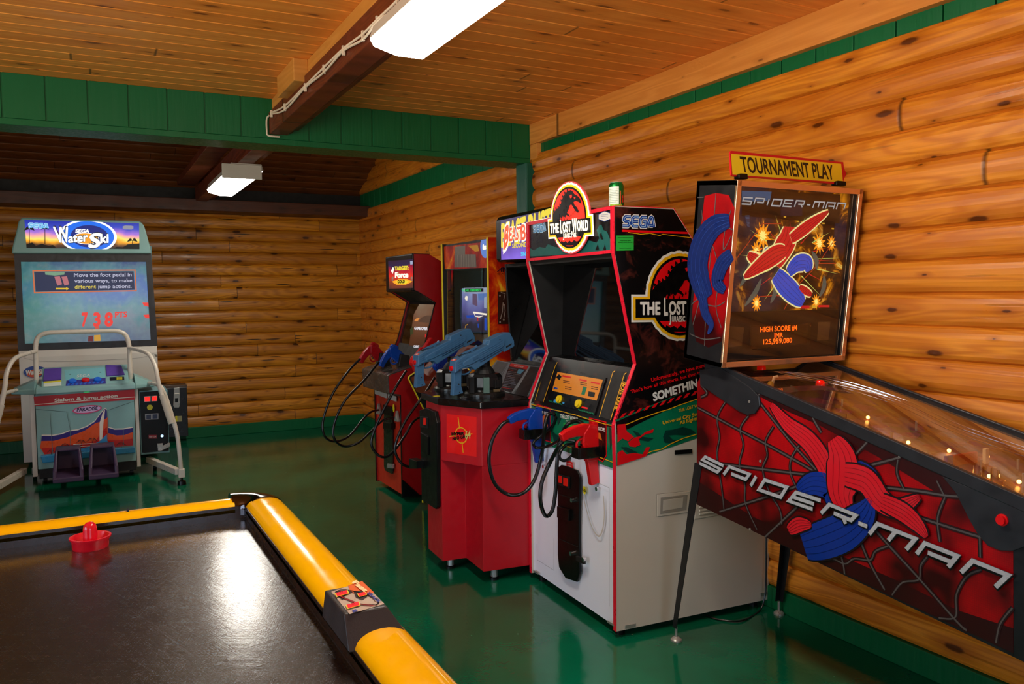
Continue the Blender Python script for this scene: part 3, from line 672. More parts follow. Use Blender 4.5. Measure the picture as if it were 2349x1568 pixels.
sega(b, fm, *V_((326, 417), (413, 411), (326, 352)), P('pale_glow_print', '#BFE6FF', .3), P('cyan_ink', '#2A8FD0', .4), M_LWHT, 2)
b.art(fm, V_((797, 288), (838, 262), (880, 278), (882, 320), (838, 338), (797, 322)), M_LWHT, 2)
b.stroke(fm, V_((797, 288), (838, 262), (880, 278), (882, 320), (838, 338), (797, 322)), .0025, M_BLUE, 3, 0, True)
for yy in (288, 300, 312): b.stroke(fm, V_((812, yy+4), (866, yy-2)), .0012, M_BLUE, 3)
b.build(parent=mq, recalc=False)
b = MB('logo_sign'); fl = Fr(lwp(-.010, .4, 0), lwv, (0, 0, 1))
qc = Vector(fl.px(1309, 499)); u1 = Vector(fl.px(1353, 494))-Vector(fl.px(1265, 504)); v1 = Vector(fl.px(1306, 419))-qc
u1 = u1/2; v1 = v1*1.0
rr = ring(1.04, 1.04, 48)[:-1]
b.slab(fl, [tuple(qc+u1*x+v1*y) for x, y in rr], .006, P('pink_sign_edge', '#E8505A', .4)); lg = b.build(parent=mq)
b = MB('logo_artwork'); fl.o = fl.o+fl.n*.006
E1 = lambda n, c, s: E(n, c, s, c if isinstance(c, str) else '#888888')
logo_art(b, lambda x, y: tuple(qc+u1*x+v1*y), fl, 1, E1('sign_white', '#FFF6E0', .8), E1('sign_yellow', '#FFC81E', .55), M_LBLK, E1('sign_red', '#FF2A18', .65), E1('sign_white', '#FFF6E0', .8), 1.18)
b.build(parent=lg, recalc=False)
for y in (.021, .829):
    b = MB('inner_lining'); b.prism([(x*.97+.008, z) for x, z in prof[2:11]], 'y', y, y+.005, M_BLKM); b.build(parent=LW)
b = MB('speaker_panel'); b.box(.01, .20, .02, .835, 1.655, 1.68, M_BLKM); b.build(parent=LW)

# ------------------------------------------------------------------ pistols with cables
def pistol(name, label, col, M, hang, cable, group=None):
    """M maps pistol axes (x muzzle, y up the sights, z thickness) into the room"""
    global TT
    r = thing(name, label, 'toy gun', M @ Vector((0, 0, 0)), group); sv_ = TT; TT = M
    mt = P('pistol_'+col, col, .3)
    b = MB('frame')
    def pr(p, w): b.prism(p, 'z', -w/2, w/2, mt)
    pr([(-.038, .02), (-.030, .058), (.03, .064), (.10, .058), (.13, .05), (.13, -.01), (.05, -.022), (.0, -.015)], .036)
    pr([(.12, .046), (.235, .042), (.24, .0), (.12, -.008)], .030)
    pr([(-.045, .035), (-.04, .062), (-.01, .076), (.015, .076), (.02, .055)], .030)
    pr([(.03, .055), (.03, .067), (.11, .067), (.12, .052)], .022)
    b.build(parent=r, bevel=.004)
    b = MB('grip'); b.prism([(-.036, .03), (.012, -.01), (.006, -.05), (.008, -.085), (.016, -.118), (-.018, -.128), (-.032, -.10), (-.042, -.05), (-.044, 0)], 'z', -.016, .016, mt); b.build(parent=r, bevel=.006)
    b = MB('trigger_guard'); b.tube(cat([(.02, -.005, 0), (.03, -.04, 0), (.055, -.048, 0), (.075, -.035, 0), (.08, -.003, 0)], 5), .006, mt, 8); b.build(parent=r, smooth=True)
    b = MB('trigger'); b.prism([(.045, 0), (.06, 0), (.05, -.03), (.044, -.03)], 'z', -.004, .004, M_BLK); b.build(parent=r)
    TT = sv_
    b = MB('cable'); b.tube(cat(cable, 8), .0095 if hang else .0085, M_CABLE, 10, w=True); b.build(parent=r, smooth=True)
    return r
def path3(fr_list): return [f.at(*f.px(x, y)) for (x, y, f) in fr_list]
def lwx(x): return Fr(lwp(x, .4, 0), lwv, (0, 0, 1))
# barrel down, grip toward the player
def lwgun(y, z, x):
    return TT @ Matrix.Translation((x, y, z)) @ Matrix(((0, 1, 0, 0), (0, 0, 1, 0), (-1, 0, 0, 0), (0, 0, 0, 1))) @ Matrix.Rotation(math.radians(6), 4, 'Z')
f0 = lwx(-.0)
def lwy(y): return Fr(lwp(0, y, 0), lwu, (0, 0, 1))
g7, g6, g5, g4, g3, g2 = [lwy(y) for y in (.72, .66, .58, .42, .30, .20)]
cb = path3([(1170, 963, g7), (1150, 975, g7), (1129, 1010, g7), (1122, 1060, g7), (1135, 1108, g7), (1165, 1133, g7), (1200, 1130, g6), (1226, 1100, g6), (1243, 1040, g6), (1249, 985, g5), (1255, 955, g5), (1266, 947, g5), (1274, 953, f0)])
pistol('light_gun', 'blue light gun in the left holster of the cabinet with the dinosaur logo', '#0A3FA0', lwgun(.72, .885, -.055), True, cb, 'light guns')
cr = path3([(1298, 1001, g2), (1283, 1022, g2), (1262, 1060, g3), (1243, 1105, g3), (1240, 1150, g3), (1251, 1182, g4), (1266, 1172, g4), (1274, 1130, g4), (1278, 1060, g4), (1284, 1010, g4), (1300, 975, g3), (1322, 965, g3), (1336, 972, f0)])
pistol('light_gun', 'red light gun in the right holster of the cabinet with the dinosaur logo', '#CC0A10', lwgun(.17, .885, -.055), True, cr, 'light guns')
b = MB('loop_cable')
b.tube(cat(path3([(1276, 955, f0), (1268, 975, g5), (1240, 1000, g6), (1224, 1015, g6), (1232, 1027, g6), (1262, 1021, g5), (1290, 1008, g4), (1320, 1012, f0)]), 8), .0075, M_CABLE, 10, w=True)
b.tube(cat(path3([(1318, 1018, f0), (1300, 1020, g4), (1286, 1035, g4), (1284, 1050, g4), (1296, 1056, g4), (1312, 1045, g4), (1320, 1030, f0)]), 8), .0075, M_CABLE, 10, w=True)
b.build(parent=LW, smooth=True)
for y in (.72, .17):
    b = MB('holster'); mh = P('holster_black', '#090908', .25)
    b.box(-.10, .006, y-.032, y-.026, .775, .825, mh); b.box(-.10, .006, y+.026, y+.032, .775, .825, mh); b.box(-.106, -.10, y-.032, y+.032, .775, .825, mh)
    b.build(parent=LW, bevel=.002)
TT = Matrix.Identity(4)
# drink can on top
cx, cy, cz = 2.085, 2.99, 1.8735
CAN = thing('drink_can', 'green soft drink can with a white label standing on the dinosaur game cabinet', 'can', (cx, cy, cz))
b = MB('can_body'); b.lathe([(.024, 0), (.030, .006), (.033, .012), (.033, .104), (.027, .117)], (cx, cy, cz), P('can_green', '#0A7A30', .25, .6), 32); cbody = b.build(parent=CAN, smooth=True)
b = MB('can_lid'); b.lathe([(.027, .117), (.0275, .120), (.025, .1205), (.0245, .118), (.001, .118)], (cx, cy, cz), M_STEEL, 32); b.build(parent=CAN, smooth=True)
b = MB('can_label')
def patch(b, a0, a1, z0, z1, mt, r=.0334):
    n = 10; vs = [(cx+r*math.cos(a0+(a1-a0)*k/n), cy+r*math.sin(a0+(a1-a0)*k/n), cz+z) for z in (z0, z1) for k in range(n+1)]
    b.raw(vs, [(k, k+1, n+2+k, n+1+k) for k in range(n)], mt)
D = math.radians
patch(b, D(160), D(255), .014, .098, P('label_white', '#DDE8DA', .4))
for i in range(9): patch(b, D(172), D(235+10*(i % 3)), .030+i*.007, .0315+i*.007, P('label_ink', '#6F8F78', .4), .0337)
patch(b, D(262), D(272), .02, .08, P('label_orange', '#E0683A', .4)); patch(b, D(283), D(300), .03, .06, M_LRED); patch(b, D(180), D(280), .013, .022, P('label_lime', '#8CB82A', .4), .0336)
b.build(parent=cbody, recalc=False)

# ------------------------------------------------------------------ pinball machine
X0, X1 = 2.2, 2.77
PB = thing('pinball_machine', 'pinball machine with red web side art and a tall lit backbox beside the right wall', 'pinball machine', (2.48, 1.9, 0))
yR, yF = 2.585, 1.19
ztop = lambda y: .928+(y-1.211)*(1.203-.928)/(2.392-1.211)
zbot = lambda y: .633+(y-2.58)*(.633-.505)/(2.58-1.297)
side = [(yR, zbot(yR)), (yR, 1.17), (yR-.10, ztop(yR-.10)), (yF, ztop(yF)), (yF-.01, zbot(yF))]
M_PBLK = P('pinball_black', '#151619', .35); M_RAIL = P('rail_grey', '#25272B', .35, .2)
def webprint():
    t = NT('red_web_print'); v = t.co(); s = t.sep(v)
    big = t.noise(v, 3.6, 3); fine = t.vor(v, 160, .2)['Distance']
    c = t.mix(t.mr(big, .38, .60), C('#2A0104'), C('#B0040E'))
    return t.out(t.mix(t.mr(fine, .2, .6, 0, .25), c, C('#3A0004')), .3, 0, None, .5)
M_WEBP = webprint(); M_WEB = P('web_grey', '#4E4A48', .35); M_WEBD = P('web_shade', '#240204', .4)
fp = Fr((X0, 1.9, .9), (0, -1, 0), (0, 0, 1))
b = MB('cabinet_side'); b.prism(side, 'x', X0, X0+.02, M_PBLK); sd = b.build(parent=PB)
b = MB('cabinet_side'); b.prism(side, 'x', X1-.02, X1, M_PBLK); b.build(parent=PB)
b = MB('cabinet_body')
b.prism([(yR, zbot(yR)), (yR, zbot(yR)+.03), (yF, zbot(yF)+.03), (yF, zbot(yF))], 'x', X0+.02, X1-.02, M_PBLK)
b.box(X0, X1, yR-.02, yR, zbot(yR), 1.17, M_PBLK); b.box(X0, X1, yF-.02, yF, zbot(yF)-.002, ztop(yF), M_PBLK); b.build(parent=PB)
b = MB('side_artwork'); G = Pix(1580, 820, .47705)
b.flat(fp, [fp.px(*p) for p in G((42, 120), (62, 80), (200, 65), (1250, 575), (1560, 720), (1562, 1420), (40, 705))], M_WEBP, 1)
# dark airbrushed borders of the print
t_ = NT('dark_border_print'); M_DKR = t_.out(t_.mix(t_.noise(t_.co(), 6, 3), C('#150103'), C('#3A0307')), .35)
b.flat(fp, [fp.px(*p) for p in G((40, 705), (1562, 1420), (1562, 1300), (1300, 1215), (980, 1060), (640, 910), (300, 760), (120, 640), (40, 590))], M_DKR, 2)
b.flat(fp, [fp.px(*p) for p in G((200, 65), (1250, 575), (1330, 690), (1180, 640), (900, 470), (620, 320), (480, 260), (330, 180))], M_DKR, 2)
web = [[(640, 565), (490, 400), (335, 205)], [(640, 565), (420, 440), (240, 345), (45, 240)], [(640, 568), (490, 552), (170, 512), (50, 500)], [(640, 575), (400, 660), (150, 740)], [(640, 600), (520, 720), (368, 862)],
       [(800, 470), (860, 405)], [(820, 535), (900, 510), (1020, 478)], [(900, 620), (1100, 640), (1270, 665), (1480, 670)], [(800, 800), (860, 960), (945, 1115)], [(860, 780), (945, 880), (1110, 1060), (1290, 1265), (1340, 1310)],
       [(720, 900), (745, 990), (752, 1040)], [(900, 700), (1150, 780), (1400, 860), (1560, 900)], [(60, 130), (90, 170), (60, 190)], [(640, 360), (600, 290), (605, 260)], [(700, 330), (690, 310)]]
for w in web: b.stroke(fp, G(*w), .016, M_WEBD, 3, 4)
for w in web: b.stroke(fp, G(*w), .0058, M_WEB, 4, 4)
arcs = [[(190, 195), (140, 285), (150, 380), (138, 470), (160, 620), (172, 730)], [(290, 278), (250, 340), (265, 420), (246, 510), (272, 610), (275, 700), (330, 825)], [(410, 330), (372, 400), (380, 470), (358, 535), (388, 640), (440, 730), (450, 800)], [(550, 400), (497, 480), (492, 555), (530, 640), (560, 690)],
        [(355, 160), (330, 190)], [(1008, 490), (1005, 560), (1040, 635)], [(1235, 670), (1200, 770), (1210, 885)], [(1400, 800), (1405, 960)], [(640, 965), (700, 968), (755, 990), (800, 965), (875, 972), (900, 930), (960, 905)], [(980, 1140), (1030, 1080), (1108, 1065), (1118, 1000), (1150, 955)],
        [(1205, 1250), (1285, 1245), (1290, 1140), (1340, 1050), (1410, 1018)], [(1480, 1370), (1500, 1280), (1560, 1200)], [(700, 430), (760, 440)], [(1195, 590), (1230, 660)]]
for w in arcs: b.stroke(fp, G(*w), .013, M_WEBD, 3, 6)
for w in arcs: b.stroke(fp, G(*w), .0044, M_WEB, 4, 6)
# plain blue and red shapes stand in for the painted figure
M_PBLUE = P('deep_blue_print', '#0A2C86', .35); M_PRED = P('bright_red_print', '#C61422', .35)
M_PRED2 = P('light_red_print', '#86101A', .35); M_PBLU2 = P('light_blue_print', '#061C5C', .35); M_SHD = P('shade_print', '#120103', .4)
def ribbon(mb, fr, px, w, c1, c2, lay, edge=None, k0=.0, k1=1.0):
    prof_ = lambda t: max(.0015, w*math.sin(math.pi*(k0+(k1-k0)*t))**.8)
    if edge: mb.stroke(fr, px, lambda t: prof_(t)+.012, edge, lay, 10)
    mb.stroke(fr, px, prof_, c1, lay+1, 10)
    ab = [(q.x, q.y) for q in cat([(*fr.px(*p), 0) for p in px], 10)]; n = len(ab)
    for f in (-.30, -.1, .12, .32):
        ln = []
        for i, (x, y) in enumerate(ab):
            xa, ya = ab[max(0, i-1)]; xb, yb = ab[min(n-1, i+1)]; L = math.hypot(xb-xa, yb-ya) or 1
            o_ = f*prof_(i/(n-1)); ln.append((x-(yb-ya)/L*o_, y+(xb-xa)/L*o_))
        mb.line(fr, ln, .0016, c2, lay+2)
for i_, (px, w, c1, c2, k0, k1) in enumerate(((((400, 225), (480, 320), (580, 400), (650, 500), (700, 620)), .075, M_PRED, M_PRED2, .06, .75), (((700, 390), (740, 470), (745, 560), (740, 660), (780, 760)), .125, M_PRED, M_PRED2, .1, .95),
        (((760, 560), (860, 590), (930, 680), (1010, 720), (1120, 665)), .085, M_PRED, M_PRED2, .3, .97), (((940, 690), (1040, 740), (1110, 800), (1155, 860)), .06, M_PRED, M_PRED2, .3, .96),
        (((530, 640), (600, 605), (680, 625), (700, 700)), .085, M_PBLUE, M_PBLU2, .1, .8), (((820, 500), (890, 560), (935, 640)), .035, M_PBLUE, M_PBLU2, .05, .95), (((560, 900), (640, 880), (760, 830), (850, 750), (880, 680)), .125, M_PBLUE, M_PBLU2, .25, .97), (((490, 830), (540, 800), (600, 800)), .05, M_PRED, M_PRED2, .15, .95))):
    ribbon(b, fp, G(*px), w, c1, c2, 5+3*(i_ % 4), M_SHD, k0, k1)
LTR = [('S', (64, 505), (150, 548), (92, 475)), ('P', (180, 560), (275, 597), (208, 522)), ('I', (292, 608), (330, 620), (318, 562)), ('D', (350, 632), (455, 668), (378, 585)), ('E', (494, 686), (610, 726), (530, 645)),
       ('R', (650, 745), (775, 798), (690, 703)), ('-', (818, 800), (872, 822), (832, 775)), ('M', (882, 845), (1060, 918), (922, 795)), ('A', (1110, 940), (1262, 1002), (1150, 888)), ('N', (1324, 1028), (1490, 1098), (1380, 972))]
M_SIL = P('silver_letter', '#C9CCD0', .25, .35); M_SIL2 = P('silver_letter_edge', '#4A4C50', .4)
for ch, bl, br, tl in LTR:
    q = b.quad_map(fp, *[G(p)[0] for p in (bl, br, tl)])
    for st in SQ[ch]:
        b.line(fp, [q(x+.03, y-.12) for x, y in st], .0175, M_LBLK, 18)
        b.line(fp, [q(x, y) for x, y in st], .0150, M_SIL2, 19)
        b.line(fp, [q(x, y) for x, y in st], .0128, M_SIL, 20)
b.build(parent=sd, recalc=False)
# grey plates, rail, hinge arm
b = MB('side_rail')
for xx in (X0-.006, X1-.012):
    b.prism([(yR-.05, ztop(yR-.05)-.04), (yR-.05, ztop(yR-.05)+.004), (yF-.02, ztop(yF)+.004), (yF-.02, ztop(yF)-.036)], 'x', xx, xx+.018, M_RAIL)
b.build(parent=PB, bevel=.003)
b = MB('button_plate'); b.slab(fp, [fp.px(*p) for p in G((1225, 570), (1290, 650), (1350, 770), (1390, 840), (1440, 900), (1500, 925), (1560, 928), (1640, 900), (1640, 740))], .004, M_RAIL, .001); bp = b.build(parent=PB, bevel=.001)
b = MB('flipper_button'); a, c = fp.px(*G((1515, 778))[0]); b.tube([fp.at(a, c, .004), fp.at(a, c, .010), fp.at(a, c, .0101), fp.at(a, c, .018)], lambda t: .0165 if t < .6 else .0125, P('flipper_red', '#D40A10', .25), 22, w=True); b.build(parent=bp, smooth=True)
b = MB('hinge_arm'); b.slab(fp, [fp.px(*p) for p in G((62, 130), (60, 60), (150, 40), (300, 140), (345, 185), (350, 230), (325, 268), (290, 275), (250, 258))], .008, M_RAIL, .001); b.build(parent=PB, bevel=.002)
for p in ((300, 210), (346, 497), (1017, 471), (1376, 703), (296, 824), (645, 606)):
    a, c = fp.px(*G(p)[0]); b = MB('bolt'); b.tube([fp.at(a, c), fp.at(a, c, .011 if p[0] == 300 else .004)], .005, M_STEEL, 10, w=True); b.build(parent=PB)
# legs
for (lx, sx) in ((X0-.004, 1), (X1+.004, -1)):
    for (ya, yb) in ((yR+.006, 2.735), (yF-.01, 1.33)):
        b = MB('leg'); zt = zbot(ya)+.17
        f = 2.825 if sx < 0 and ya > 2 else lx
        for (dx0, dx1, dy0, dy1) in ((0, .042, 0, .004), (0, .004, -.042, .004)):
            vs = []
            for (x, y, z, k) in ((lx, ya, zt, 1), (lx+(f-lx), yb, .06, .6)):
                for (u, w) in ((dx0, dy0), (dx1, dy0), (dx1, dy1), (dx0, dy1)): vs.append((x+sx*u*k, y+w*k, z))
            b.raw(vs, [(0, 1, 2, 3), (7, 6, 5, 4), (0, 4, 5, 1), (1, 5, 6, 2), (2, 6, 7, 3), (3, 7, 4, 0)], M_PBLK)
        lg_ = b.build(parent=PB, bevel=.001)
        b = MB('leveller'); b.lathe([(.006, .062), (.006, .02), (.014, .018), (.024, .008), (.024, 0)], (f+sx*.012, yb-.01, 0), M_STEEL, 20); b.build(parent=lg_, smooth=True)
# playfield seen through the glass
zp = lambda y: ztop(y)-.055-.075*(y-yF)/(yR-yF)
def pfm():
    t = NT('playfield_print'); v = t.co(); n = t.vor(v, 14)['Color']; k = t.noise(v, 12, 3)
    c = t.mix(t.mr(k, .4, .6), C('#4A200C'), C('#8A3410')); c = t.mix(.16, c, n)
    return t.out(t.mix(.35, c, C('#3A1A0A')), .25, 0, None, .5)
M_PF = pfm()
b = MB('playfield'); b.prism([(yR-.02, zp(yR)), (yR-.02, zp(yR)-.012), (yF, zp(yF)-.012), (yF, zp(yF))], 'x', X0+.02, X1-.02, M_PF); pf = b.build(parent=PB)
b = MB('inner_wall'); b.prism([(yR-.02, zp(yR)), (yR-.02, 1.155), (yR-.1, ztop(yR-.1)-.012), (yF, ztop(yF)-.012), (yF, zp(yF))], 'x', X1-.026, X1-.0205, P('inner_wall_wood', '#8A5A2A', .4)); b.build(parent=PB)
bulb = E('bulb_glow', '#FFB050', 14.0, '#FFE0A0')
clear = NT('clear_plastic'); clear.b.inputs['Transmission Weight'].default_value = 1; M_CLEAR = clear.out((.95, .9, .85, 1), .06, 0, None, .5); clear.b.inputs['IOR'].default_value = 1.3
gold = P('toy_gold', '#D89A20', .3); rnd = random.Random(4)
flf = lambda px, x=2.35: Fr((x, 1.9, .9), (0, -1, 0), (0, 0, 1))
def pfp(x, y, h=0): return (x, y, zp(y)+h)
for (x, y) in ((2.42, 1.50), (2.47, 1.44), (2.52, 1.70), (2.60, 1.62), (2.35, 2.40), (2.38, 2.44), (2.45, 1.80), (2.56, 2.05), (2.33, 1.40)):
    b = MB('lamp'); b.ball(pfp(x, y, .012), .0065, bulb, 10); b.build(parent=pf, smooth=True)
for (x, y) in ((2.45, 2.48), (2.50, 2.22)):
    b = MB('lamp_dome'); b.lathe([(.018, 0), (.018, .012), (.013, .022), (.001, .026)], pfp(x, y, .085), P('dome_red', '#C00808', .15, em='#FF1000', es=.4), 18); b.build(parent=pf, smooth=True)
b = MB('ramp'); 
for (dx, dz) in ((0, 0), (.035, 0), (0, .02), (.035, .02)): b.tube(cat([pfp(2.34+dx, 2.45, .07+dz), pfp(2.42+dx, 2.35, .09+dz), pfp(2.55+dx, 2.22, .09+dz), pfp(2.64+dx, 2.0, .07+dz), pfp(2.62+dx, 1.75, .05+dz), pfp(2.68+dx, 1.5, .03+dz)], 8), .0022, M_CHR, 6)
b.build(parent=pf, smooth=True)
b = MB('ramp'); b.raw([pfp(2.34+.28*k/12*1.0, 2.34-.05*math.sin(k/12*3.14)-.02*k, .05+.05*math.sin(k/12*3.14)) for k in range(13)]+[pfp(2.34+.28*k/12, 2.28-.05*math.sin(k/12*3.14)-.02*k, .05+.05*math.sin(k/12*3.14)) for k in range(13)], [(k, k+1, 14+k, 13+k) for k in range(12)], M_CLEAR); b.build(parent=pf, smooth=True)
for (x, y, w, h, mt) in ((2.48, 1.62, .12, .035, P('target_red', '#B02018', .4)), (2.40, 1.62, .03, .035, P('target_blue', '#1A2C80', .4)), (2.56, 1.60, .02, .05, P('target_cream', '#E8C890', .4)), (2.33, 1.74, .07, .012, gold)):
    b = MB('target_bank'); x0, y0, z0 = pfp(x, y); b.box(x0-w/2, x0+w/2, y0-.006, y0+.006, z0, z0+h, mt); b.build(parent=pf, bevel=.002)
for i in range(26):
    x = rnd.uniform(X0+.06, X1-.06); y = rnd.uniform(1.3, 2.5); b = MB('post'); b.cyl(pfp(x, y), pfp(x, y, rnd.uniform(.02, .06)), .004, rnd.choice([M_CHR, M_CLEAR, M_STEEL, gold]), 8); b.build(parent=pf)
b = MB('toy_figure'); b.lathe([(.012, 0), (.016, .01), (.011, .03), (.014, .04), (.009, .052), (.001, .056)], pfp(2.38, 2.36, .02), gold, 12); b.tube([pfp(2.385, 2.36, .05), pfp(2.40, 2.36, .09), pfp(2.41, 2.35, .095)], .006, P('target_cream', '#E8C890', .4), 8); b.build(parent=pf, smooth=True)
b = MB('apron'); b.prism([(1.34, zp(1.34)+.012), (yF, zp(yF)+.012), (yF, zp(yF)), (1.34, zp(1.34))], 'x', X0+.025, X1-.06, P('apron_yellow', '#D8B010', .4)); b.build(parent=pf)
t = NT('pinball_glass'); t.b.inputs['Transmission Weight'].default_value = 1; M_GLASS = t.out((1, 1, 1, 1), .0, 0, None, .5); t.b.inputs['IOR'].default_value = 1.45
t2 = NT('thin_glass'); tr = t2.nd('BsdfTransparent', {0: (.93, .92, .90, 1)}); gl_ = t2.nd('BsdfGlossy', {0: (1, 1, 1, 1), 1: .01}); fz = t2.nd('LayerWeight', {0: .5}); fk = t2.ma('ADD', .05, t2.ma('MULTIPLY', t2.ma('POWER', fz.outputs['Facing'], 3.0), .85)); mx = t2.nd('MixShader', {0: fk, 1: tr.outputs[0], 2: gl_.outputs[0]}); t2.l.new(mx.outputs[0], t2.n['Material Output'].inputs[0]); M_THIN = t2.m
b = MB('top_glass'); b.raw([(X0+.015, yR-.12, ztop(yR-.12)-.008), (X1-.015, yR-.12, ztop(yR-.12)-.008), (X1-.015, yF, ztop(yF)-.008), (X0+.015, yF, ztop(yF)-.008)], [(0, 1, 2, 3)], M_THIN); b.build(parent=PB)
b = MB('lockdown_bar'); b.box(X0-.008, X1+.008, yF-.035, yF+.035, ztop(yF)-.02, ztop(yF)+.012, M_RAIL); b.build(parent=PB, bevel=.008)
# backbox
TH = math.atan2(.08, .70)
HX0, HX1 = 2.142, 2.818
TT = Matrix.Translation((0, 2.382, 1.215)) @ Matrix.Rotation(TH, 4, 'X')   # local y back, z up, leaning to the player
hp_ = lambda x, y, z: TT @ Vector((x, y, z))
hu, hv_, hn = Vector((1, 0, 0)), TT.to_3x3() @ Vector((0, 0, 1)), TT.to_3x3() @ Vector((0, -1, 0))
b = MB('backbox'); HH = .708
for bx in ((HX0, HX0+.02, .0, .22, 0, HH), (HX1-.02, HX1, .0, .22, 0, HH), (HX0, HX1, .0, .22, HH-.02, HH), (HX0, HX1, 0, .22, 0, .02), (HX0, HX1, .20, .22, 0, HH)): b.box(*bx, M_PBLK)
bb = b.build(parent=PB, bevel=.002)
b = MB('trim_frame'); M_WREF = P('wood_reflect_trim', '#E8C09A', .18, .85); w = .022  # metal trim, its colour tinted with the reflected wood of the wall
for bx in ((HX0, HX0+w, -.008, .004, 0, HH), (HX1-w, HX1, -.008, .004, 0, HH), (HX0, HX1, -.008, .004, HH-w, HH), (HX0, HX1, -.008, .004, 0, w)): b.box(*bx, M_WREF)
b.build(parent=bb, bevel=.002)
fh = Fr(hp_(2.48, .035, .35), hu, hv_); B7 = Pix(1580, 330, .35088)
zs = fh.px(1800, 712)[1]+.35
def bgm():
    t = NT('backglass_print'); v = t.co(); s = t.sep(v)
    n = t.noise(v, 9, 4, .6, 1.2); k = t.noise(v, 4, 3)
    c = t.ramp(n, [(.0, C('#08060A')), (.44, C('#0E0C08')), (.54, C('#5A2A06')), (.61, C('#E08A10')), (.70, C('#FFE070')), (1, C('#FFF8C0'))])
    c = t.mix(t.mr(k, .5, .66), c, C('#0A1A30'))
    return t.out(C('#0A0A0A'), .4, em=c, es=.75)
b = MB('backglass'); b.box(HX0+.02, HX1-.02, .040, .046, zs, HH-.02, bgm()); bg_ = b.build(parent=bb)
b = MB('backglass_artwork'); fh2 = Fr(hp_(2.48, .040, .35), hu, hv_)
navy = E('night_blue', '#0A1630', .5); dk = E('night_brown', '#1A0E06', .5); amber = E('window_amber', '#E8B030', .8); silv = E('letter_silver', '#B8BCC0', .75); silv2 = E('letter_shadow', '#202020', .4)
flame = E('flame', '#FF9A18', 1.0); flame2 = E('flame_core', '#FFE27A', 1.2); redE = E('art_red', '#D81420', .8); bluE = E('art_blue', '#1450D0', .8); grn = E('ray_green', '#E8F070', .8); skyE = E('sky_blue_art', '#2E6A98', .5)
A = lambda pts, mt, l=1: b.art(fh2, B7(*pts), mt, l)
A(((345, 300), (990, 330), (985, 520), (700, 500), (345, 470)), dk, 1)
A(((345, 305), (540, 312), (530, 370), (345, 380)), skyE, 2)
A(((600, 360), (740, 360), (740, 470), (600, 470)), navy, 2); A(((880, 420), (960, 430), (940, 700), (870, 690)), dk, 2)
for i in range(16): x = 600+rnd.randint(0, 340); y = 440+rnd.randint(0, 190); A(((x, y), (x+16, y+1), (x+15, y+10), (x, y+9)), amber, 3)
for i in range(9): A(((365+2*i, 468+9*i), (395, 466+9*i), (394, 470+9*i), (365+2*i, 472+9*i)), skyE, 3)
for (c_, r_) in (((480, 600), 85), ((440, 700), 60), ((850, 650), 65), ((930, 650), 45), ((440, 1040), 50), ((830, 1030), 45)):
    n = 11; A([(c_[0]+r_*(1 if k % 2 else .5)*math.cos(2*math.pi*k/(2*n))*.7, c_[1]+r_*(1.2 if k % 2 else .6)*math.sin(2*math.pi*k/(2*n))) for k in range(2*n)], flame, 3)
    A([(c_[0]+.5*r_*(1 if k % 2 else .5)*math.cos(2*math.pi*k/(2*n))*.7, c_[1]+.5*r_*(1.2 if k % 2 else .6)*math.sin(2*math.pi*k/(2*n))) for k in range(2*n)], flame2, 4)
for a in range(0, 360, 17):
    ca, sa = math.cos(math.radians(a)), math.sin(math.radians(a)); r1, r2 = 130+30*(a % 3), 280+60*(a % 2)
    A(((650+ca*r1-sa*3, 760+sa*r1+ca*3), (650+ca*r2, 760+sa*r2*.9), (650+ca*r1+sa*3, 760+sa*r1-ca*3)), grn if a % 2 else redE, 4)
for p in (((300, 760), (480, 520), (600, 520)), ((440, 700), (760, 780), (960, 780)), ((420, 1000), (560, 990), (760, 1000)), ((620, 1080), (700, 930), (830, 800), (940, 640))): b.stroke(fh2, B7(*p), .004, E('web_red', '#C8401A', .6), 4)
# plain bright swirl in red and blue
S7 = lambda pts, w, mt, l: b.stroke(fh2, B7(*pts), w, mt, l, 8)
pnk = E('art_dark_red', '#7A0A12', .7); lbl_ = E('art_dark_blue', '#0A2478', .7); glo = E('art_glow', '#FFF0A0', .9)
for i_, (px, w, c1, c2, k0, k1) in enumerate(((((560, 790), (600, 700), (640, 620), (650, 540)), .10, redE, pnk, .15, .85), (((660, 620), (740, 560), (820, 500), (905, 440)), .05, redE, pnk, .25, .97), (((620, 700), (560, 720), (470, 780), (350, 870)), .075, redE, pnk, .15, .97), (((380, 720), (440, 760), (520, 780)), .045, redE, pnk, .1, .9),
        (((560, 850), (620, 920), (690, 990), (740, 1040)), .085, bluE, lbl_, .2, .9), (((640, 840), (700, 780), (760, 780), (775, 830)), .07, bluE, lbl_, .15, .9), (((520, 680), (500, 720), (540, 800)), .03, bluE, lbl_, .1, .9), (((715, 930), (755, 960), (795, 985)), .03, redE, pnk, .1, .9))):
    ribbon(b, fh2, B7(*px), w, c1, c2, 6+3*(i_ % 3), glo, k0, k1)
for (x0, y0, x1, y1) in ((360, 1060, 470, 880), (530, 1040, 560, 900), (330, 930, 390, 780), (850, 1000, 880, 860), (800, 700, 830, 820)): S7(((x0, y0), ((x0+x1)/2+15, (y0+y1)/2), (x1, y1)), lambda t: .004+.02*math.sin(math.pi*t), E('art_grey', '#6A7468', .5), 5)
A(((715, 1055), (785, 1055), (785, 1075), (715, 1075)), redE, 5); A(((800, 1055), (830, 1055), (830, 1072), (800, 1072)), amber, 5); A(((842, 1052), (915, 1052), (915, 1066), (842, 1066)), redE, 5)
q = b.quad_map(fh2, *[B7(p)[0] for p in ((338, 392), (1005, 428), (352, 350))])
b.letters(fh2, SQ, 'SPIDER-MAN', q, .0085, silv2, 8, .35); b.letters(fh2, SQ, 'SPIDER-MAN', q, .0055, silv, 9, .35)
b.build(parent=bg_, recalc=False)
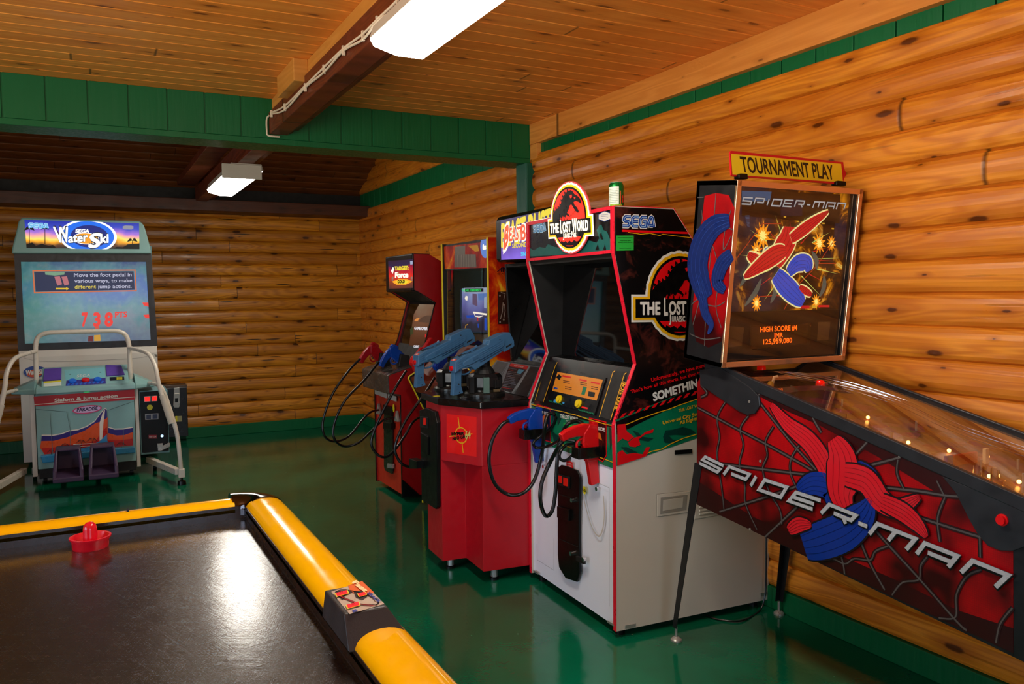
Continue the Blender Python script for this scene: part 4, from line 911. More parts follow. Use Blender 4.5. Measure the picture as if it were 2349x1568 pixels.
b = MB('display_panel'); b.box(HX0+.02, HX1-.02, .03, .05, .02, zs, M_BLKM); dp = b.build(parent=bb)
fd = Fr(hp_(2.48, .030, .1), hu, hv_)
b = MB('score_display'); A = lambda pts, mt, l=1: b.art(fd, B7(*pts), mt, l)
A(((400, 1185), (800, 1170), (790, 1310), (398, 1345)), P('display_frame', '#1C1512', .3), 1); A(((405, 1190), (775, 1172), (768, 1300), (402, 1340)), P('display_glass', '#3A2A20', .15), 2)
dm = E('dot_orange', '#FF5A10', 2.2)
b.text(fd, 'HIGH SCORE #4', *B7((464, 1228), (706, 1214), (464, 1196)), dm, 4, .02); b.text(fd, 'JMR', *B7((552, 1266), (612, 1261), (552, 1236)), dm, 4, .02); b.text(fd, '125,959,080', *B7((484, 1308), (672, 1296), (484, 1277)), dm, 4, .02)
b.build(parent=dp, recalc=False)
for pts in (((258, 1190), (362, 1198), (345, 1318), (250, 1330)), ((845, 1165), (925, 1160), (912, 1280), (838, 1285))):
    b = MB('speaker_opening'); b.art(fd, B7(*pts), P('speaker_reflect', '#5A4A36', .12), 1); b.build(parent=dp, recalc=False)
b = MB('front_glass'); b.raw([hp_(HX0+.02, .012, .02), hp_(HX1-.02, .012, .02), hp_(HX1-.02, .012, HH-.02), hp_(HX0+.02, .012, HH-.02)], [(0, 1, 2, 3)], M_THIN); b.v = b.v[:]; gobj = MB('front_glass'); gobj.raw([tuple(p) for p in (hp_(HX0+.02, .012, .02), hp_(HX1-.02, .012, .02), hp_(HX1-.02, .012, HH-.02), hp_(HX0+.02, .012, HH-.02))], [(0, 1, 2, 3)], M_THIN, True); gobj.build(parent=bb)
fhs = Fr(hp_(HX0, .1, .35), TT.to_3x3() @ Vector((0, -1, 0)), hv_)
b = MB('side_artwork')
b.art(fhs, B7((105, 340), (180, 320), (262, 335), (300, 420), (282, 620), (265, 900), (230, 1200), (215, 1290), (130, 1330), (50, 1290), (20, 1150), (40, 900), (60, 700), (85, 500)), M_WEBP, 1)
for w in (((180, 325), (165, 520), (140, 780), (120, 1000), (105, 1320)), ((85, 430), (105, 545), (170, 700), (200, 860), (180, 1060), (215, 1200)), ((280, 430), (240, 560), (230, 690), (280, 600)), ((50, 560), (100, 550), (170, 560), (240, 545), (290, 560)), ((20, 1050), (70, 1010), (100, 1040), (180, 1060), (240, 1030)), ((10, 1240), (100, 1275), (210, 1265)), ((60, 350), (100, 348)), ((30, 1180), (70, 1030), (100, 860))): b.stroke(fhs, B7(*w), .004, M_WEB, 3, 6)
M_NAVY = P('dark_blue_print', '#10225A', .3)
M_NAV2 = P('mid_blue_print', '#243F86', .3); ribbon(b, fhs, B7((270, 500), (170, 540), (95, 640), (60, 780), (80, 900), (120, 1010)), .12, M_NAVY, M_NAV2, 4, None, .1, .8)
ribbon(b, fhs, B7((60, 860), (90, 980), (110, 1100), (150, 1180), (130, 1240)), .05, M_NAVY, M_NAV2, 4, None, .3, .97)
ribbon(b, fhs, B7((285, 720), (220, 790), (190, 900), (240, 960)), .07, M_NAVY, M_NAV2, 4, None, .2, .9)
b.build(parent=bb, recalc=False)
TT = Matrix.Identity(4)
# topper sign
ft = Fr((2.5, 2.42, 2.0), (1, 0, 0), (0, 0, 1))
b = MB('topper_sign'); b.pslab(ft, B7((262, 56), (270, 46), (1002, 120), (1012, 130), (1026, 262), (1018, 268), (280, 212), (270, 205)), .006, P('sign_red_border', '#D01020', .4)); tsn = b.build(parent=PB)
b = MB('sign_panel'); ft2 = Fr((2.5, 2.414, 2.0), (1, 0, 0), (0, 0, 1))
b.art(ft2, B7((275, 64), (995, 130), (1008, 252), (285, 200)), P('sign_yellow_face', '#F0CE1E', .45), 1)
b.text(ft2, 'TOURNAMENT PLAY', *B7((347, 182), (950, 232), (330, 84)), P('sign_brown_letters', '#26120A', .5), 2, .022); b.build(parent=tsn, recalc=False)
for pts in (((312, 205), (322, 195), (368, 198), (372, 232), (312, 230)), ((950, 250), (960, 242), (1010, 248), (1012, 275), (948, 272))):
    b = MB('sign_clip'); b.pslab(ft2, B7(*pts), .03, M_BLK, -.015); b.build(parent=tsn, bevel=.003)
# power cord hanging under the machine
fc = Fr((2.5, 2.79, .3), (1, 0, 0), (0, 0, 1))
p1 = [fc.at(*fc.px(x, y)) for x, y in ((1760, 1170), (1758, 1235), (1757, 1320), (1755, 1365))]
gf = Fr((0, 0, .006), (1, 0, 0), (0, 1, 0)); p2 = [gf.at(*gf.px(x, y)) for x, y in ((1742, 1400), (1700, 1423), (1650, 1420), (1622, 1412))]
b = MB('power_cord'); b.tube(cat(p1+p2, 8), .004, M_CABLE, 8, w=True); o = b.build(smooth=True); tag(o, 'thin black power cord hanging behind the pinball machine and curling on the floor', 'power cord')

# ------------------------------------------------------------------ gun pedestal game with purple marquee
BC = thing('mounted_gun_game', 'red pedestal gun game with two pale blue mounted guns and a purple lit marquee', 'arcade machine', (2.2, 4.05, 0))
M_CAST = P('gun_base_black', '#121212', .35); M_GREYP = P('console_grey', '#4E5458', .45)
P0, P1, P1b, P2, P3 = (1.665, 4.246), (1.651, 4.002), (1.785, 3.992), (1.771, 3.744), (2.029, 3.718)
b = MB('pedestal')
b.prism([P0, P1, P2, P3, (2.28, 3.718), (2.28, 4.40), (1.80, 4.40)], 'z', .622, .922, M_RED)
b.prism([P0, P1, P1b, P2, P3, (2.28, 3.718), (2.28, 4.40), (1.80, 4.40)], 'z', .07, .622, M_RED)
ped = b.build(parent=BC, bevel=.002)
for x, y in ((1.73, 4.08), (1.86, 3.80), (2.2, 3.8), (2.2, 4.3)):
    b = MB('caster'); b.cyl((x, y, 0), (x, y, .075), .018, M_STEEL, 12); b.lathe([(.026, 0), (.026, .012), (.008, .02)], (x, y, 0), M_BLK, 14); b.build(parent=ped)
b = MB('counter_top'); b.prism([(1.645, 4.27), (1.632, 3.99), (1.757, 3.722), (2.025, 3.70), (2.36, 3.725), (2.36, 4.43), (1.78, 4.44)], 'z', .922, .960, P('counter_black', '#0C0A0A', .22)); ct = b.build(parent=BC, bevel=.006)
b = MB('counter_sticker'); fz_ = Fr((1.8, 4.2, .960), (1, 0, 0), (0, 1, 0)); b.ell(fz_, (1001, 908), .020, .020, P('yellow_sticker', '#F0E21A', .5), 1); b.build(parent=ct, recalc=False)
def facet(p, q, z=.5): p = Vector((*p, z)); q = Vector((*q, z)); return Fr((p+q)/2, (q-p), (0, 0, 1))
fA = facet(P1, P2); D6 = Pix(820, 880, .29335)
b = MB('crosshair_logo'); b.art(fA, D6((698, 236), (932, 258), (932, 570), (698, 537)), P('poster_red', '#E01010', .35), 1)
yl = P('crosshair_yellow', '#E0A00C', .4); a, c = fA.px(*D6((812, 402))[0])
b.line(fA, [(a+.041*math.cos(t*math.pi/16), c+.041*math.sin(t*math.pi/16)) for t in range(32)], .006, yl, 2, True)
for p in (((788, 260), (800, 350)), ((818, 450), (828, 538)), ((720, 412), (765, 402)), ((860, 395), (900, 390))): b.stroke(fA, D6(*p), .0055, yl, 2)
b.text(fA, 'HYPER', *D6((738, 402), (836, 398), (738, 380)), M_LBLK, 4, .06); b.text(fA, 'NEO GEO', *D6((745, 440), (862, 420), (745, 418)), M_LBLK, 4, .05)
b.text(fA, '64', *D6((845, 430), (888, 425), (845, 368)), P('dull_gold', '#C8B860', .4), 5, .03); b.build(parent=ped, recalc=False)
fB = facet(P0, P1)
b = MB('coin_door'); b.pslab(fB, D6((512, 205), (560, 185), (632, 215), (650, 300), (652, 960), (640, 975), (530, 905), (522, 400)), .022, M_BLK); cd2 = b.build(parent=ped, bevel=.004)
b = MB('coin_button'); b.pslab(fB, D6((525, 252), (582, 262), (580, 345), (525, 335)), .006, M_BLKM, .022); b.pslab(fB, D6((558, 264), (574, 267), (572, 318), (556, 315)), .004, E('coin_button_red', '#FF2010', .32, '#400000'), .028); b.build(parent=cd2)
b = MB('coin_return'); b.pslab(fB, D6((530, 375), (590, 410), (590, 555), (535, 530)), .008, M_BLK, .022); b.pslab(fB, D6((482, 575), (545, 595), (545, 655), (482, 655)), .05, M_BLK, .012); b.build(parent=cd2, bevel=.003)
# gun mounts and guns
def mount(cx, cy):
    b = MB('gun_mount'); c = (cx, cy, .960)
    b.lathe([(.112, 0), (.112, .012), (.104, .022), (.085, .026), (.085, .034)], c, P('mount_metal', '#3A3936', .22, .7), 36)
    b.lathe([(.088, .034), (.098, .05), (.098, .10), (.082, .118), (.06, .12)], c, M_CAST, 8, Matrix.Rotation(.39, 3, 'Z'))
    b.lathe([(.06, .12), (.05, .14), (.032, .16), (.03, .19)], c, M_BLKM, 20)
    for a, w, mt in ((250, .016, P('bracket_green', '#4A665A', .35)), (205, .02, M_CAST)):
        ca, sa = math.cos(math.radians(a)), math.sin(math.radians(a)); p = Vector((cx+ca*.097, cy+sa*.097, 0)); s_ = Vector((-sa, ca, 0))*w; d_ = Vector((ca, sa, 0))
        vs = [p+k*s_+j*d_*.014+Vector((0, 0, z)) for z in (.982, 1.065) for j in (-1, 1) for k in (-1, 1)]
        b.raw(vs, [(0, 1, 3, 2), (4, 6, 7, 5), (0, 4, 5, 1), (2, 3, 7, 6), (0, 2, 6, 4), (1, 5, 7, 3)], mt)
    for i in range(5):
        a = math.radians(280+i*7); p = (cx+.095*math.cos(a), cy+.095*math.sin(a)); b.box(p[0]-.003, p[0]+.003, p[1]-.006, p[1]+.002, 1.005, 1.05, M_BLKM)
    b.box(cx+.01, cx+.045, cy-.10, cy-.085, .985, 1.0, P('brass_stop', '#8A7A58', .3, .6))
    return b.build(parent=BC)
MT = P('gun_blue', '#39668C', .42); MT2 = P('gun_blue_dark', '#315C82', .42)
gprof = [(1.696, 1.096), (1.701, 1.158), (1.760, 1.190), (1.800, 1.196), (1.884, 1.232), (1.900, 1.236), (1.906, 1.262), (1.990, 1.294), (2.036, 1.300), (2.063, 1.254), (2.066, 1.222), (2.000, 1.192), (1.996, 1.200), (1.818, 1.104), (1.798, 1.122), (1.747, 1.118)]
def mounted(cx, cy, y, dx, dz, rot):
    global TT
    mo = mount(cx, cy)
    TT = Matrix.Translation((cx+dx, y, dz)) @ Matrix.Rotation(rot, 4, 'Z') @ Matrix.Translation((-1.90, 0, 0))
    b = MB('gun_body'); b.prism(gprof, 'y', -.036, .036, MT)
    b.prism([(1.74, 1.150), (1.80, 1.18), (2.0, 1.262), (2.0, 1.228), (1.80, 1.140), (1.75, 1.125)], 'y', -.042, .042, MT)
    gbd = b.build(parent=mo, bevel=.004)
    b = MB('gun_rib')
    for k in range(4): b.prism([(1.712, 1.150-.012*k), (1.775, 1.178-.012*k), (1.775, 1.174-.012*k), (1.712, 1.146-.012*k)], 'y', -.0375, .0375, MT2)
    for k in range(5): b.prism([(1.845, 1.196-.011*k), (1.985, 1.258-.011*k), (1.985, 1.254-.011*k), (1.845, 1.192-.011*k)], 'y', -.0435, .0435, MT2)
    b.prism([(1.80, 1.172), (1.832, 1.186), (1.832, 1.170), (1.80, 1.156)], 'y', -.0445, .0445, MT2)
    b.prism([(1.755, 1.196), (1.835, 1.226), (1.845, 1.236), (1.85, 1.222), (1.76, 1.186)], 'y', -.008, .008, MT)
    b.prism([(1.895, 1.236), (1.905, 1.264), (1.912, 1.262), (1.91, 1.240)], 'y', -.006, .006, MT); b.prism([(1.81, 1.20), (1.815, 1.218), (1.823, 1.216), (1.825, 1.204)], 'y', -.006, .006, MT)
    b.build(parent=gbd, bevel=.001)
    b = MB('vent_hole'); b.prism([(2.010, 1.215), (2.045, 1.232), (2.045, 1.240), (2.010, 1.224)], 'y', -.0375, .0375, M_BLKM); b.build(parent=gbd); b = MB('top_slot'); b.prism([(1.735, 1.1815), (1.775, 1.196), (1.775, 1.1975), (1.735, 1.183)], 'y', -.012, .012, M_BLKM); b.build(parent=gbd)
    b = MB('grip'); b.prism([(1.700, 1.100), (1.747, 1.120), (1.742, 1.075), (1.741, 1.02), (1.752, .985), (1.692, .975), (1.696, 1.01), (1.700, 1.05)], 'y', -.018, .018, MT)
    for k in range(7): b.prism([(1.700, 1.045-.008*k), (1.735, 1.052-.008*k), (1.735, 1.049-.008*k), (1.700, 1.042-.008*k)], 'y', -.0195, .0195, MT2)
    b.build(parent=gbd, bevel=.005)
    b = MB('trigger_guard'); b.tube(cat([(1.745, 1.10, 0), (1.755, 1.083, 0), (1.785, 1.085, 0), (1.805, 1.098, 0), (1.812, 1.112, 0)], 5) and [(p[0], 0, p[1]) for p in cat([(1.745, 1.10, 0), (1.755, 1.083, 0), (1.785, 1.085, 0), (1.805, 1.098, 0), (1.812, 1.112, 0)], 5)], .005, MT, 8); b.build(parent=gbd, smooth=True)
    b = MB('red_button'); b.cyl((1.700, .003, 1.118), (1.688, .003, 1.116), .0135, P('flipper_red', '#D40A10', .25), 20); b.build(parent=gbd)
    b = MB('sticker'); b.raw([(1.6995, -.022, 1.1580), (1.6995, .022, 1.1580), (1.716, .022, 1.1672), (1.716, -.022, 1.1672)], [(0, 1, 2, 3)], P('sticker_red', '#E02A18', .5))
    b.raw([(1.703, -.010, 1.1605), (1.703, .010, 1.1605), (1.712, .010, 1.1655), (1.712, -.010, 1.1655)], [(0, 1, 2, 3)], M_LWHT); b.build(parent=gbd, recalc=False)
    for (x, z) in ((1.722, 1.110), (1.79, 1.165), (1.88, 1.175), (1.97, 1.262), (1.716, 1.035), (1.72, .992)):
        b = MB('screw'); b.cyl((x, -.0375, z), (x, -.0385, z), .0035, M_BLKM, 10); b.build(parent=gbd)
    TT = Matrix.Identity(4)
mounted(1.905, 3.985, 3.96, -.005, 0, math.radians(4))
mounted(1.865, 4.325, 4.31, -.04, .012, math.radians(4))
# monitor cabinet
b = MB('monitor_cabinet')
b.prism([(2.22, .03), (2.22, 1.02), (2.30, 1.12), (2.46, 1.66), (2.30, 1.70), (2.85, 1.70), (2.85, .03)], 'y', 3.77, 4.385, M_BLKM)
for y in (3.76, 4.375): b.prism([(2.20, .03), (2.20, .95), (2.28, 1.10), (2.245, 1.69), (2.85, 1.69), (2.85, .03)], 'y', y, y+.02, P('cabinet_black', '#0D0D0D', .3))
b.prism([(2.245, 1.67), (2.245, 1.69), (2.50, 1.69), (2.47, 1.66)], 'y', 3.78, 4.37, M_BLKM)
b.build(parent=BC)
b = MB('monitor_glass'); b.prism([(2.296, 1.115), (2.455, 1.665), (2.460, 1.663), (2.301, 1.113)], 'y', 3.785, 4.37, M_DGLASS); b.build(parent=BC)
b = MB('control_console'); fsl = Fr((2.05, 4.0, .962), (0, 1, 0), Vector((2.24-2.05, 0, 1.098-.962)))
b.prism([(2.05, .961), (2.24, 1.098), (2.30, 1.10), (2.30, .961)], 'y', 3.78, 4.40, M_GREYP); cs = b.build(parent=BC, bevel=.003)
b = MB('console_artwork'); H1 = Pix(910, 720, .15309)
b.art(fsl, H1((1500, 690), (1690, 728), (1540, 960), (1400, 930), (1415, 800)), P('console_light_grey', '#767E84', .45), 1)
b.art(fsl, H1((1510, 705), (1675, 738), (1545, 940), (1430, 830)), P('console_grey', '#4E5458', .45), 2)
b.art(fsl, H1((1690, 728), (2000, 775), (1900, 1010), (1730, 1190), (1545, 1140), (1560, 960)), P('console_light_grey', '#767E84', .45), 1)
b.art(fsl, H1((1700, 738), (1985, 780), (1720, 1180), (1560, 1130)), P('card_dark', '#23262E', .3), 2)
b.art(fsl, H1((1715, 742), (1980, 782), (1950, 835), (1690, 785)), P('card_red', '#B81C20', .4), 3)
b.text(fsl, 'HOW TO PLAY', *H1((1760, 788), (1900, 810), (1768, 768)), M_LWHT, 4, .02)
for i in range(13):
    y = 815+24*i; x = 1690-9*i; w = rnd.randint(60, 200)
    b.stroke(fsl, H1((x, y), (x+w, y+w*.16)), .004, rnd.choice([P('card_blue_grey', '#6F7C92', .4), P('card_grey', '#8A8A90', .4), P('card_red', '#B81C20', .4), P('card_blue_grey', '#6F7C92', .4)]), 3)
b.art(fsl, H1((1830, 830), (1915, 845), (1860, 905), (1800, 890)), P('card_cyan', '#4A9AC0', .4), 4)
b.art(fsl, H1((2010, 790), (2140, 800), (1950, 1240), (1760, 1200)), P('console_dark', '#17181A', .4), 1)
b.build(parent=cs, recalc=False)
b = MB('marquee_box'); b.prism([(2.20, 1.70), (2.19, 1.72), (2.19, 1.95), (2.21, 1.975), (2.50, 1.975), (2.50, 1.70)], 'y', 3.745, 4.405, M_BLK); mqb = b.build(parent=BC, bevel=.015)
fM = Fr((2.189, 4.0, 1.8), (0, 1, 0), (0, 0, 1)); Z4 = Pix(1130, 480, .24226)
def duskm(name, stops, es, ax, sc=2.0):
    t = NT(name); v = t.co(); s = t.sep(v); z = t.ma('ADD', t.mr(s[2], ax[0], ax[1]), t.mr(t.noise(v, 5, 3), .2, .8, -.15, .15))
    return t.out(C('#101010'), .3, em=t.ramp(z, stops), es=es)
b = MB('marquee_artwork'); A = lambda pts, mt, l=1: b.art(fM, Z4(*pts), mt, l)
A(((72, 105), (560, -5), (560, 455), (72, 478)), duskm('purple_backlit', [(0, C('#8A6AE0')), (.5, C('#4A2A88')), (1, C('#2A1A58'))], 1.0, (1.70, 1.95)), 1)
A(((68, 100), (76, 98), (84, 480), (72, 490)), M_BLK, 2)
ylE = E('sign_yellow2', '#F0D830', 1.0); orE = E('sign_orange_red', '#F05A30', 1.1); whE = E('sign_white2', '#FFF4E0', 1.2); cyE = E('sign_cyan', '#50C8F0', 1.0)
b.text(fM, 'BEAST BUSTERS', *Z4((82, 355), (720, 190), (82, 148)), ylE, 2, .05)
b.text(fM, 'B', *Z4((100, 400), (160, 330), (112, 190)), whE, 4, .12); b.text(fM, 'B', *Z4((105, 380), (152, 325), (118, 190)), orE, 5, .06)
b.text(fM, 'EAST', *Z4((160, 300), (285, 285), (165, 180)), whE, 4, .10); b.text(fM, 'EAST', *Z4((160, 300), (285, 285), (165, 180)), orE, 5, .03)
b.text(fM, 'BUSTERS', *Z4((275, 290), (620, 230), (275, 150)), whE, 4, .10); b.text(fM, 'BUSTERS', *Z4((275, 290), (620, 230), (275, 150)), orE, 5, .03)
b.text(fM, 'SECOND NIGHTMARE', *Z4((190, 365), (560, 330), (190, 325)), ylE, 5, .03); b.text(fM, 'SNK', *Z4((272, 440), (350, 436), (272, 405)), cyE, 5, .05)
b.build(parent=mqb, recalc=False)

# ------------------------------------------------------------------ flame art cabinet with yellow edges
CC = thing('police_game_cabinet', 'tall gun game cabinet with yellow edges and flame art between red cabinet and pedestal game', 'arcade machine', (2.45, 5.0, 0))
cp = [(2.07, .03), (2.09, .70), (1.978, .925), (1.985, .94), (2.035, .968), (2.25, 1.185), (2.245, 1.868), (2.85, 1.868), (2.85, .03)]
def flamem():
    t = NT('flame_print'); v = t.co(); n = t.noise(v, 3.6, 5, .6, 1.0)
    return t.out(t.ramp(n, [(0, C('#3A0505')), (.36, C('#7E0B0A')), (.47, C('#C02008')), (.55, C('#E05A08')), (.62, C('#F0B020')), (.75, C('#F8DC50'))]), .3)
M_FLAME = flamem(); M_YEDGE = P('yellow_edge', '#E8D020', .35)
for y in (4.62, 5.365):
    b = MB('side_panel'); b.prism(cp, 'y', y, y+.018, M_FLAME if y < 5 else M_BLKM); sp = b.build(parent=CC)
    b = MB('edge_moulding')
    for i in range(6):
        (x0, z0), (x1, z1) = cp[i], cp[i+1]; L = math.hypot(x1-x0, z1-z0); nx, nz = -(z1-z0)/L, (x1-x0)/L
        b.prism([(x0, z0), (x1, z1), (x1+nx*.004, z1+nz*.004), (x0+nx*.004, z0+nz*.004)], 'y', y-.001, y+.019, M_YEDGE)
    b.build(parent=sp)
b = MB('cabinet_body')
b.prism([(2.09, .04), (2.11, .70), (2.13, .80), (2.27, 1.17), (2.84, 1.17), (2.84, .04)], 'y', 4.638, 5.365, P('front_black', '#120B0A', .35))
b.prism([(2.03, .83), (1.995, .915), (1.995, .935), (2.04, .955), (2.26, 1.17), (2.26, 1.10), (2.1, .83)], 'y', 4.638, 5.365, P('console_orange', '#6A2410', .4))
b.prism([(2.26, 1.68), (2.26, 1.862), (2.84, 1.862), (2.84, 1.68)], 'y', 4.638, 5.365, M_BLKM); b.box(2.55, 2.84, 4.638, 5.365, 1.17, 1.68, M_BLKM)
b.build(parent=CC)
fCm = Fr((2.259, 5.0, 1.77), (0, 1, 0), (0, 0, 1)); X3 = Pix(870, 560, .15303)
b = MB('marquee_artwork'); A = lambda pts, mt, l=1: b.art(fCm, X3(*pts), mt, l)
A(((962, 36), (1615, -40), (1615, 350), (985, 372)), M_FLAME, 1)
t = NT('rusty_metal_print'); n = t.noise(t.comb(t.ma('MULTIPLY', t.sep(t.co())[1], 30), t.sep(t.co())[2], 0), 3, 4); M_RUST = t.out(t.ramp(n, [(.3, C('#3A3230')), (.6, C('#8A8078')), (.8, C('#B0A8A0'))]), .4)
A(((1130, 150), (1450, 150), (1460, 345), (1130, 345)), M_RUST, 2); A(((1140, 40), (1290, 20), (1290, 150), (1140, 160)), P('grey_figure_print', '#76706A', .4), 2)
b.flat(fCm, [(max(y_, 4.645-5.0), z_) for y_, z_ in [(4.685-5.0+.075*math.cos(k*math.pi/12), min(.088, .045+.075*math.sin(k*math.pi/12))) for k in range(24)]], E('badge_blue', '#5A80D0', .9), 3); b.text(fCm, 'is', *X3((1555, 75), (1612, 70), (1555, 5)), whE, 5, .08); A(((1330, 20), (1480, 10), (1500, 100), (1440, 110)), P('yellow_print', '#E0A70C', .3), 2)
b.build(parent=CC, recalc=False)
fCs = Fr((2.33, 5.2, 1.4), (0, 1, 0), (0, 0, 1))
b = MB('monitor'); b.pslab(fCs, X3((1215, 670), (1290, 650), (1700, 640), (1720, 1330), (1225, 1320), (1200, 950)), .03, P('monitor_blue_bezel', '#2A4A78', .3), -.03); mo = b.build(parent=CC, bevel=.006)
b = MB('screen_picture'); A = lambda pts, mt, l=1: b.art(fCs, X3(*pts), mt, l)
A(((1240, 660), (1615, 655), (1615, 1310), (1235, 1310)), duskm('screen_mix', [(0, C('#10142A')), (.35, C('#2A2038')), (.6, C('#6A6AB0')), (1, C('#A8B8E8'))], .9, (1.19, 1.58)), 1)
A(((1270, 655), (1610, 650), (1610, 725), (1275, 725)), E('screen_grey', '#A8B4D0', .9), 2); A(((1290, 662), (1565, 658), (1565, 712), (1292, 716)), M_BLKM, 3)
b.text(fCs, 'KILL ALL TERRORISTS', *X3((1250, 706), (1528, 704), (1250, 672)), E('green_dots', '#20E060', 1.1), 4, .04)
A(((1300, 770), (1330, 780), (1325, 840), (1300, 840), (1285, 810)), whE, 3); A(((1480, 740), (1612, 735), (1612, 830), (1490, 840)), E('scr_sky', '#5A80C8', .9), 2); A(((1575, 800), (1612, 780), (1612, 960), (1575, 950)), E('screen_grey', '#A8B4D0', .9), 3)
A(((1400, 740), (1465, 745), (1475, 930), (1400, 900)), E('scr_brick', '#7A5A80', .7), 2)
b.stroke(fCs, X3((1410, 1020), (1450, 1025), (1612, 1050)), .012, whE, 3); b.stroke(fCs, X3((1425, 1030), (1440, 1075), (1500, 1090), (1560, 1070)), .006, whE, 3)
b.stroke(fCs, X3((1478, 1090), (1480, 1150)), .016, redE, 3); b.stroke(fCs, X3((1485, 1190), (1490, 1250)), .016, bluE, 3); A(((1300, 1065), (1430, 1060), (1420, 1100), (1320, 1105)), bluE, 2)
b.stroke(fCs, X3((1290, 1260), (1300, 1215), (1330, 1200)), .006, amber, 3); A(((1580, 1100), (1612, 1100), (1612, 1290), (1580, 1280)), bluE, 2)
b.build(parent=mo, recalc=False)
b = MB('front_glass'); b.raw([(2.262, 4.64, 1.18), (2.262, 5.36, 1.18), (2.262, 5.36, 1.86), (2.262, 4.64, 1.86)], [(0, 1, 2, 3)], M_THIN); b.build(parent=CC)
fCn = Fr((2.4, 4.62, 1.4), (1, 0, 0), (0, 0, 1))
b = MB('side_artwork')
b.text(fCn, 'A', *X3((1760, 412), (1838, 412), (1800, 345)), P('ink_dark_blue', '#10102A', .4), 2, .03); b.text(fCn, 'M', *X3((1850, 412), (1930, 412), (1850, 345)), P('ink_dark_blue', '#10102A', .4), 2, .03)
b.text(fCn, 'G A', *X3((1765, 455), (1865, 455), (1765, 432)), P('ink_dark_red', '#5A1008', .4), 2, 0)
b.build(parent=CC, recalc=False)
b = MB('metal_plate'); b.pslab(fCn, X3((1775, 710), (1990, 705), (1990, 1195), (1780, 1195)), .004, P('rusty_plate', '#4A2A20', .35, .5)); pl_ = b.build(parent=CC)
b = MB('plate_print')
for (x, y) in ((1802, 770), (1805, 1165), (1860, 1130), (1855, 900)): b.ell(fCn, X3((x, y))[0], .006, .006, P('rivet_print', '#9A8478', .4), 8)
for w in (((1815, 720), (1880, 740), (1860, 830)), ((1850, 870), (1840, 1010), (1810, 1120)), ((1870, 900), (1880, 1000), (1860, 1110))): b.stroke(fCn, X3(*w), .005, P('rivet_print', '#9A8478', .4), 8)
b.build(parent=pl_, recalc=False)
b = MB('side_handle'); b.tube([(2.385, 4.60, 1.225), (2.40, 4.585, 1.20), (2.42, 4.585, 1.10), (2.43, 4.60, 1.05)], .012, M_BLK, 10); b.build(parent=CC, smooth=True)

# ------------------------------------------------------------------ red cabinet with small lit marquee
DC = thing('target_game_cabinet', 'red upright gun game cabinet with a small lit square marquee in the far corner', 'arcade machine', (2.4, 5.9, 0))
dpf = [(2.0, .03), (2.0, .785), (1.915, .805), (1.91, .925), (1.925, .935), (2.12, .99), (2.20, 1.16), (2.285, 1.455), (2.16, 1.53), (2.118, 1.55), (2.118, 1.81), (2.24, 1.808), (2.34, 1.755), (2.75, 1.50), (2.85, 1.40), (2.85, .03)]
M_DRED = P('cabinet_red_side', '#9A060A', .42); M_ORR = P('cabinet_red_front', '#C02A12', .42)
for y in (5.60, 6.20):
    b = MB('side_panel'); b.prism(dpf, 'y', y, y+.015, M_DRED); sp = b.build(parent=DC)
    b = MB('edge_moulding')
    for i in range(11):
        if i in (1, 2, 3, 4): continue
        (x0, z0), (x1, z1) = dpf[i], dpf[i+1]; L = math.hypot(x1-x0, z1-z0); nx, nz = -(z1-z0)/L, (x1-x0)/L
        b.prism([(x0, z0), (x1, z1), (x1+nx*.004, z1+nz*.004), (x0+nx*.004, z0+nz*.004)], 'y', y-.001, y+.016, M_BLK)
    b.build(parent=sp)
b = MB('cabinet_body'); b.prism([(2.01, .04), (2.01, .78), (2.2, .9), (2.84, .9), (2.84, .04)], 'y', 5.615, 6.20, M_ORR)
b.prism([(2.14, .98), (2.22, 1.16), (2.30, 1.455), (2.17, 1.535), (2.13, 1.56), (2.13, 1.80), (2.33, 1.75), (2.83, 1.42), (2.83, .9), (2.2, .9)], 'y', 5.615, 6.20, M_BLKM); bd = b.build(parent=DC)
b = MB('steel_console'); b.prism([(2.0, .775), (1.905, .795), (1.900, .932), (1.922, .946), (2.13, 1.002), (2.13, .9), (2.01, .78)], 'y', 5.602, 6.213, P('console_steel', '#77706A', .25, .8)); b.build(parent=DC, bevel=.004)
fD = Fr((2.0, 5.9, .4), (0, 1, 0), (0, 0, 1)); N2 = Pix(820, 760, .25510)
b = MB('front_print'); 
b.art(fD, N2((165, 515), (275, 550), (275, 600), (168, 560)), P('label_grey', '#B8B0A8', .5), 14); b.art(fD, N2((282, 555), (362, 585), (362, 630), (284, 605)), P('label_grey', '#B8B0A8', .5), 14)
b.ell(fD, N2((338, 688))[0], .022, .030, P('yellow_sticker', '#F0E21A', .5), 16)
b.line(fD, [fD.px(*p) for p in N2((280, 548), (390, 590), (405, 640), (405, 1300))], .005, M_BLK, 14); b.build(parent=DC, recalc=False)
b = MB('coin_door'); b.pslab(fD, N2((248, 665), (320, 690), (325, 1260), (320, 1278), (262, 1250), (250, 1220)), .012, P('coin_door_dark', '#1E2418', .25)); cd3 = b.build(parent=DC, bevel=.003)
b = MB('coin_slot'); b.pslab(fD, N2((250, 655), (318, 680), (322, 760), (250, 740)), .02, M_BLK); b.pslab(fD, N2((262, 810), (335, 820), (335, 880), (262, 870)), .03, M_BLK); b.pslab(fD, N2((288, 1185), (335, 1190), (335, 1230), (288, 1225)), .02, M_STEEL); b.build(parent=cd3, bevel=.003)
for px in ((200, 700), (365, 765)):
    b = MB('cable_bracket'); x, y = px; b.pslab(fD, N2((x-12, y+40), (x+2, y-55), (x+18, y+45)), .02, M_STEEL); b.build(parent=DC, bevel=.002)
fDm = Fr((2.117, 5.9, 1.68), (0, 1, 0), (0, 0, 1))
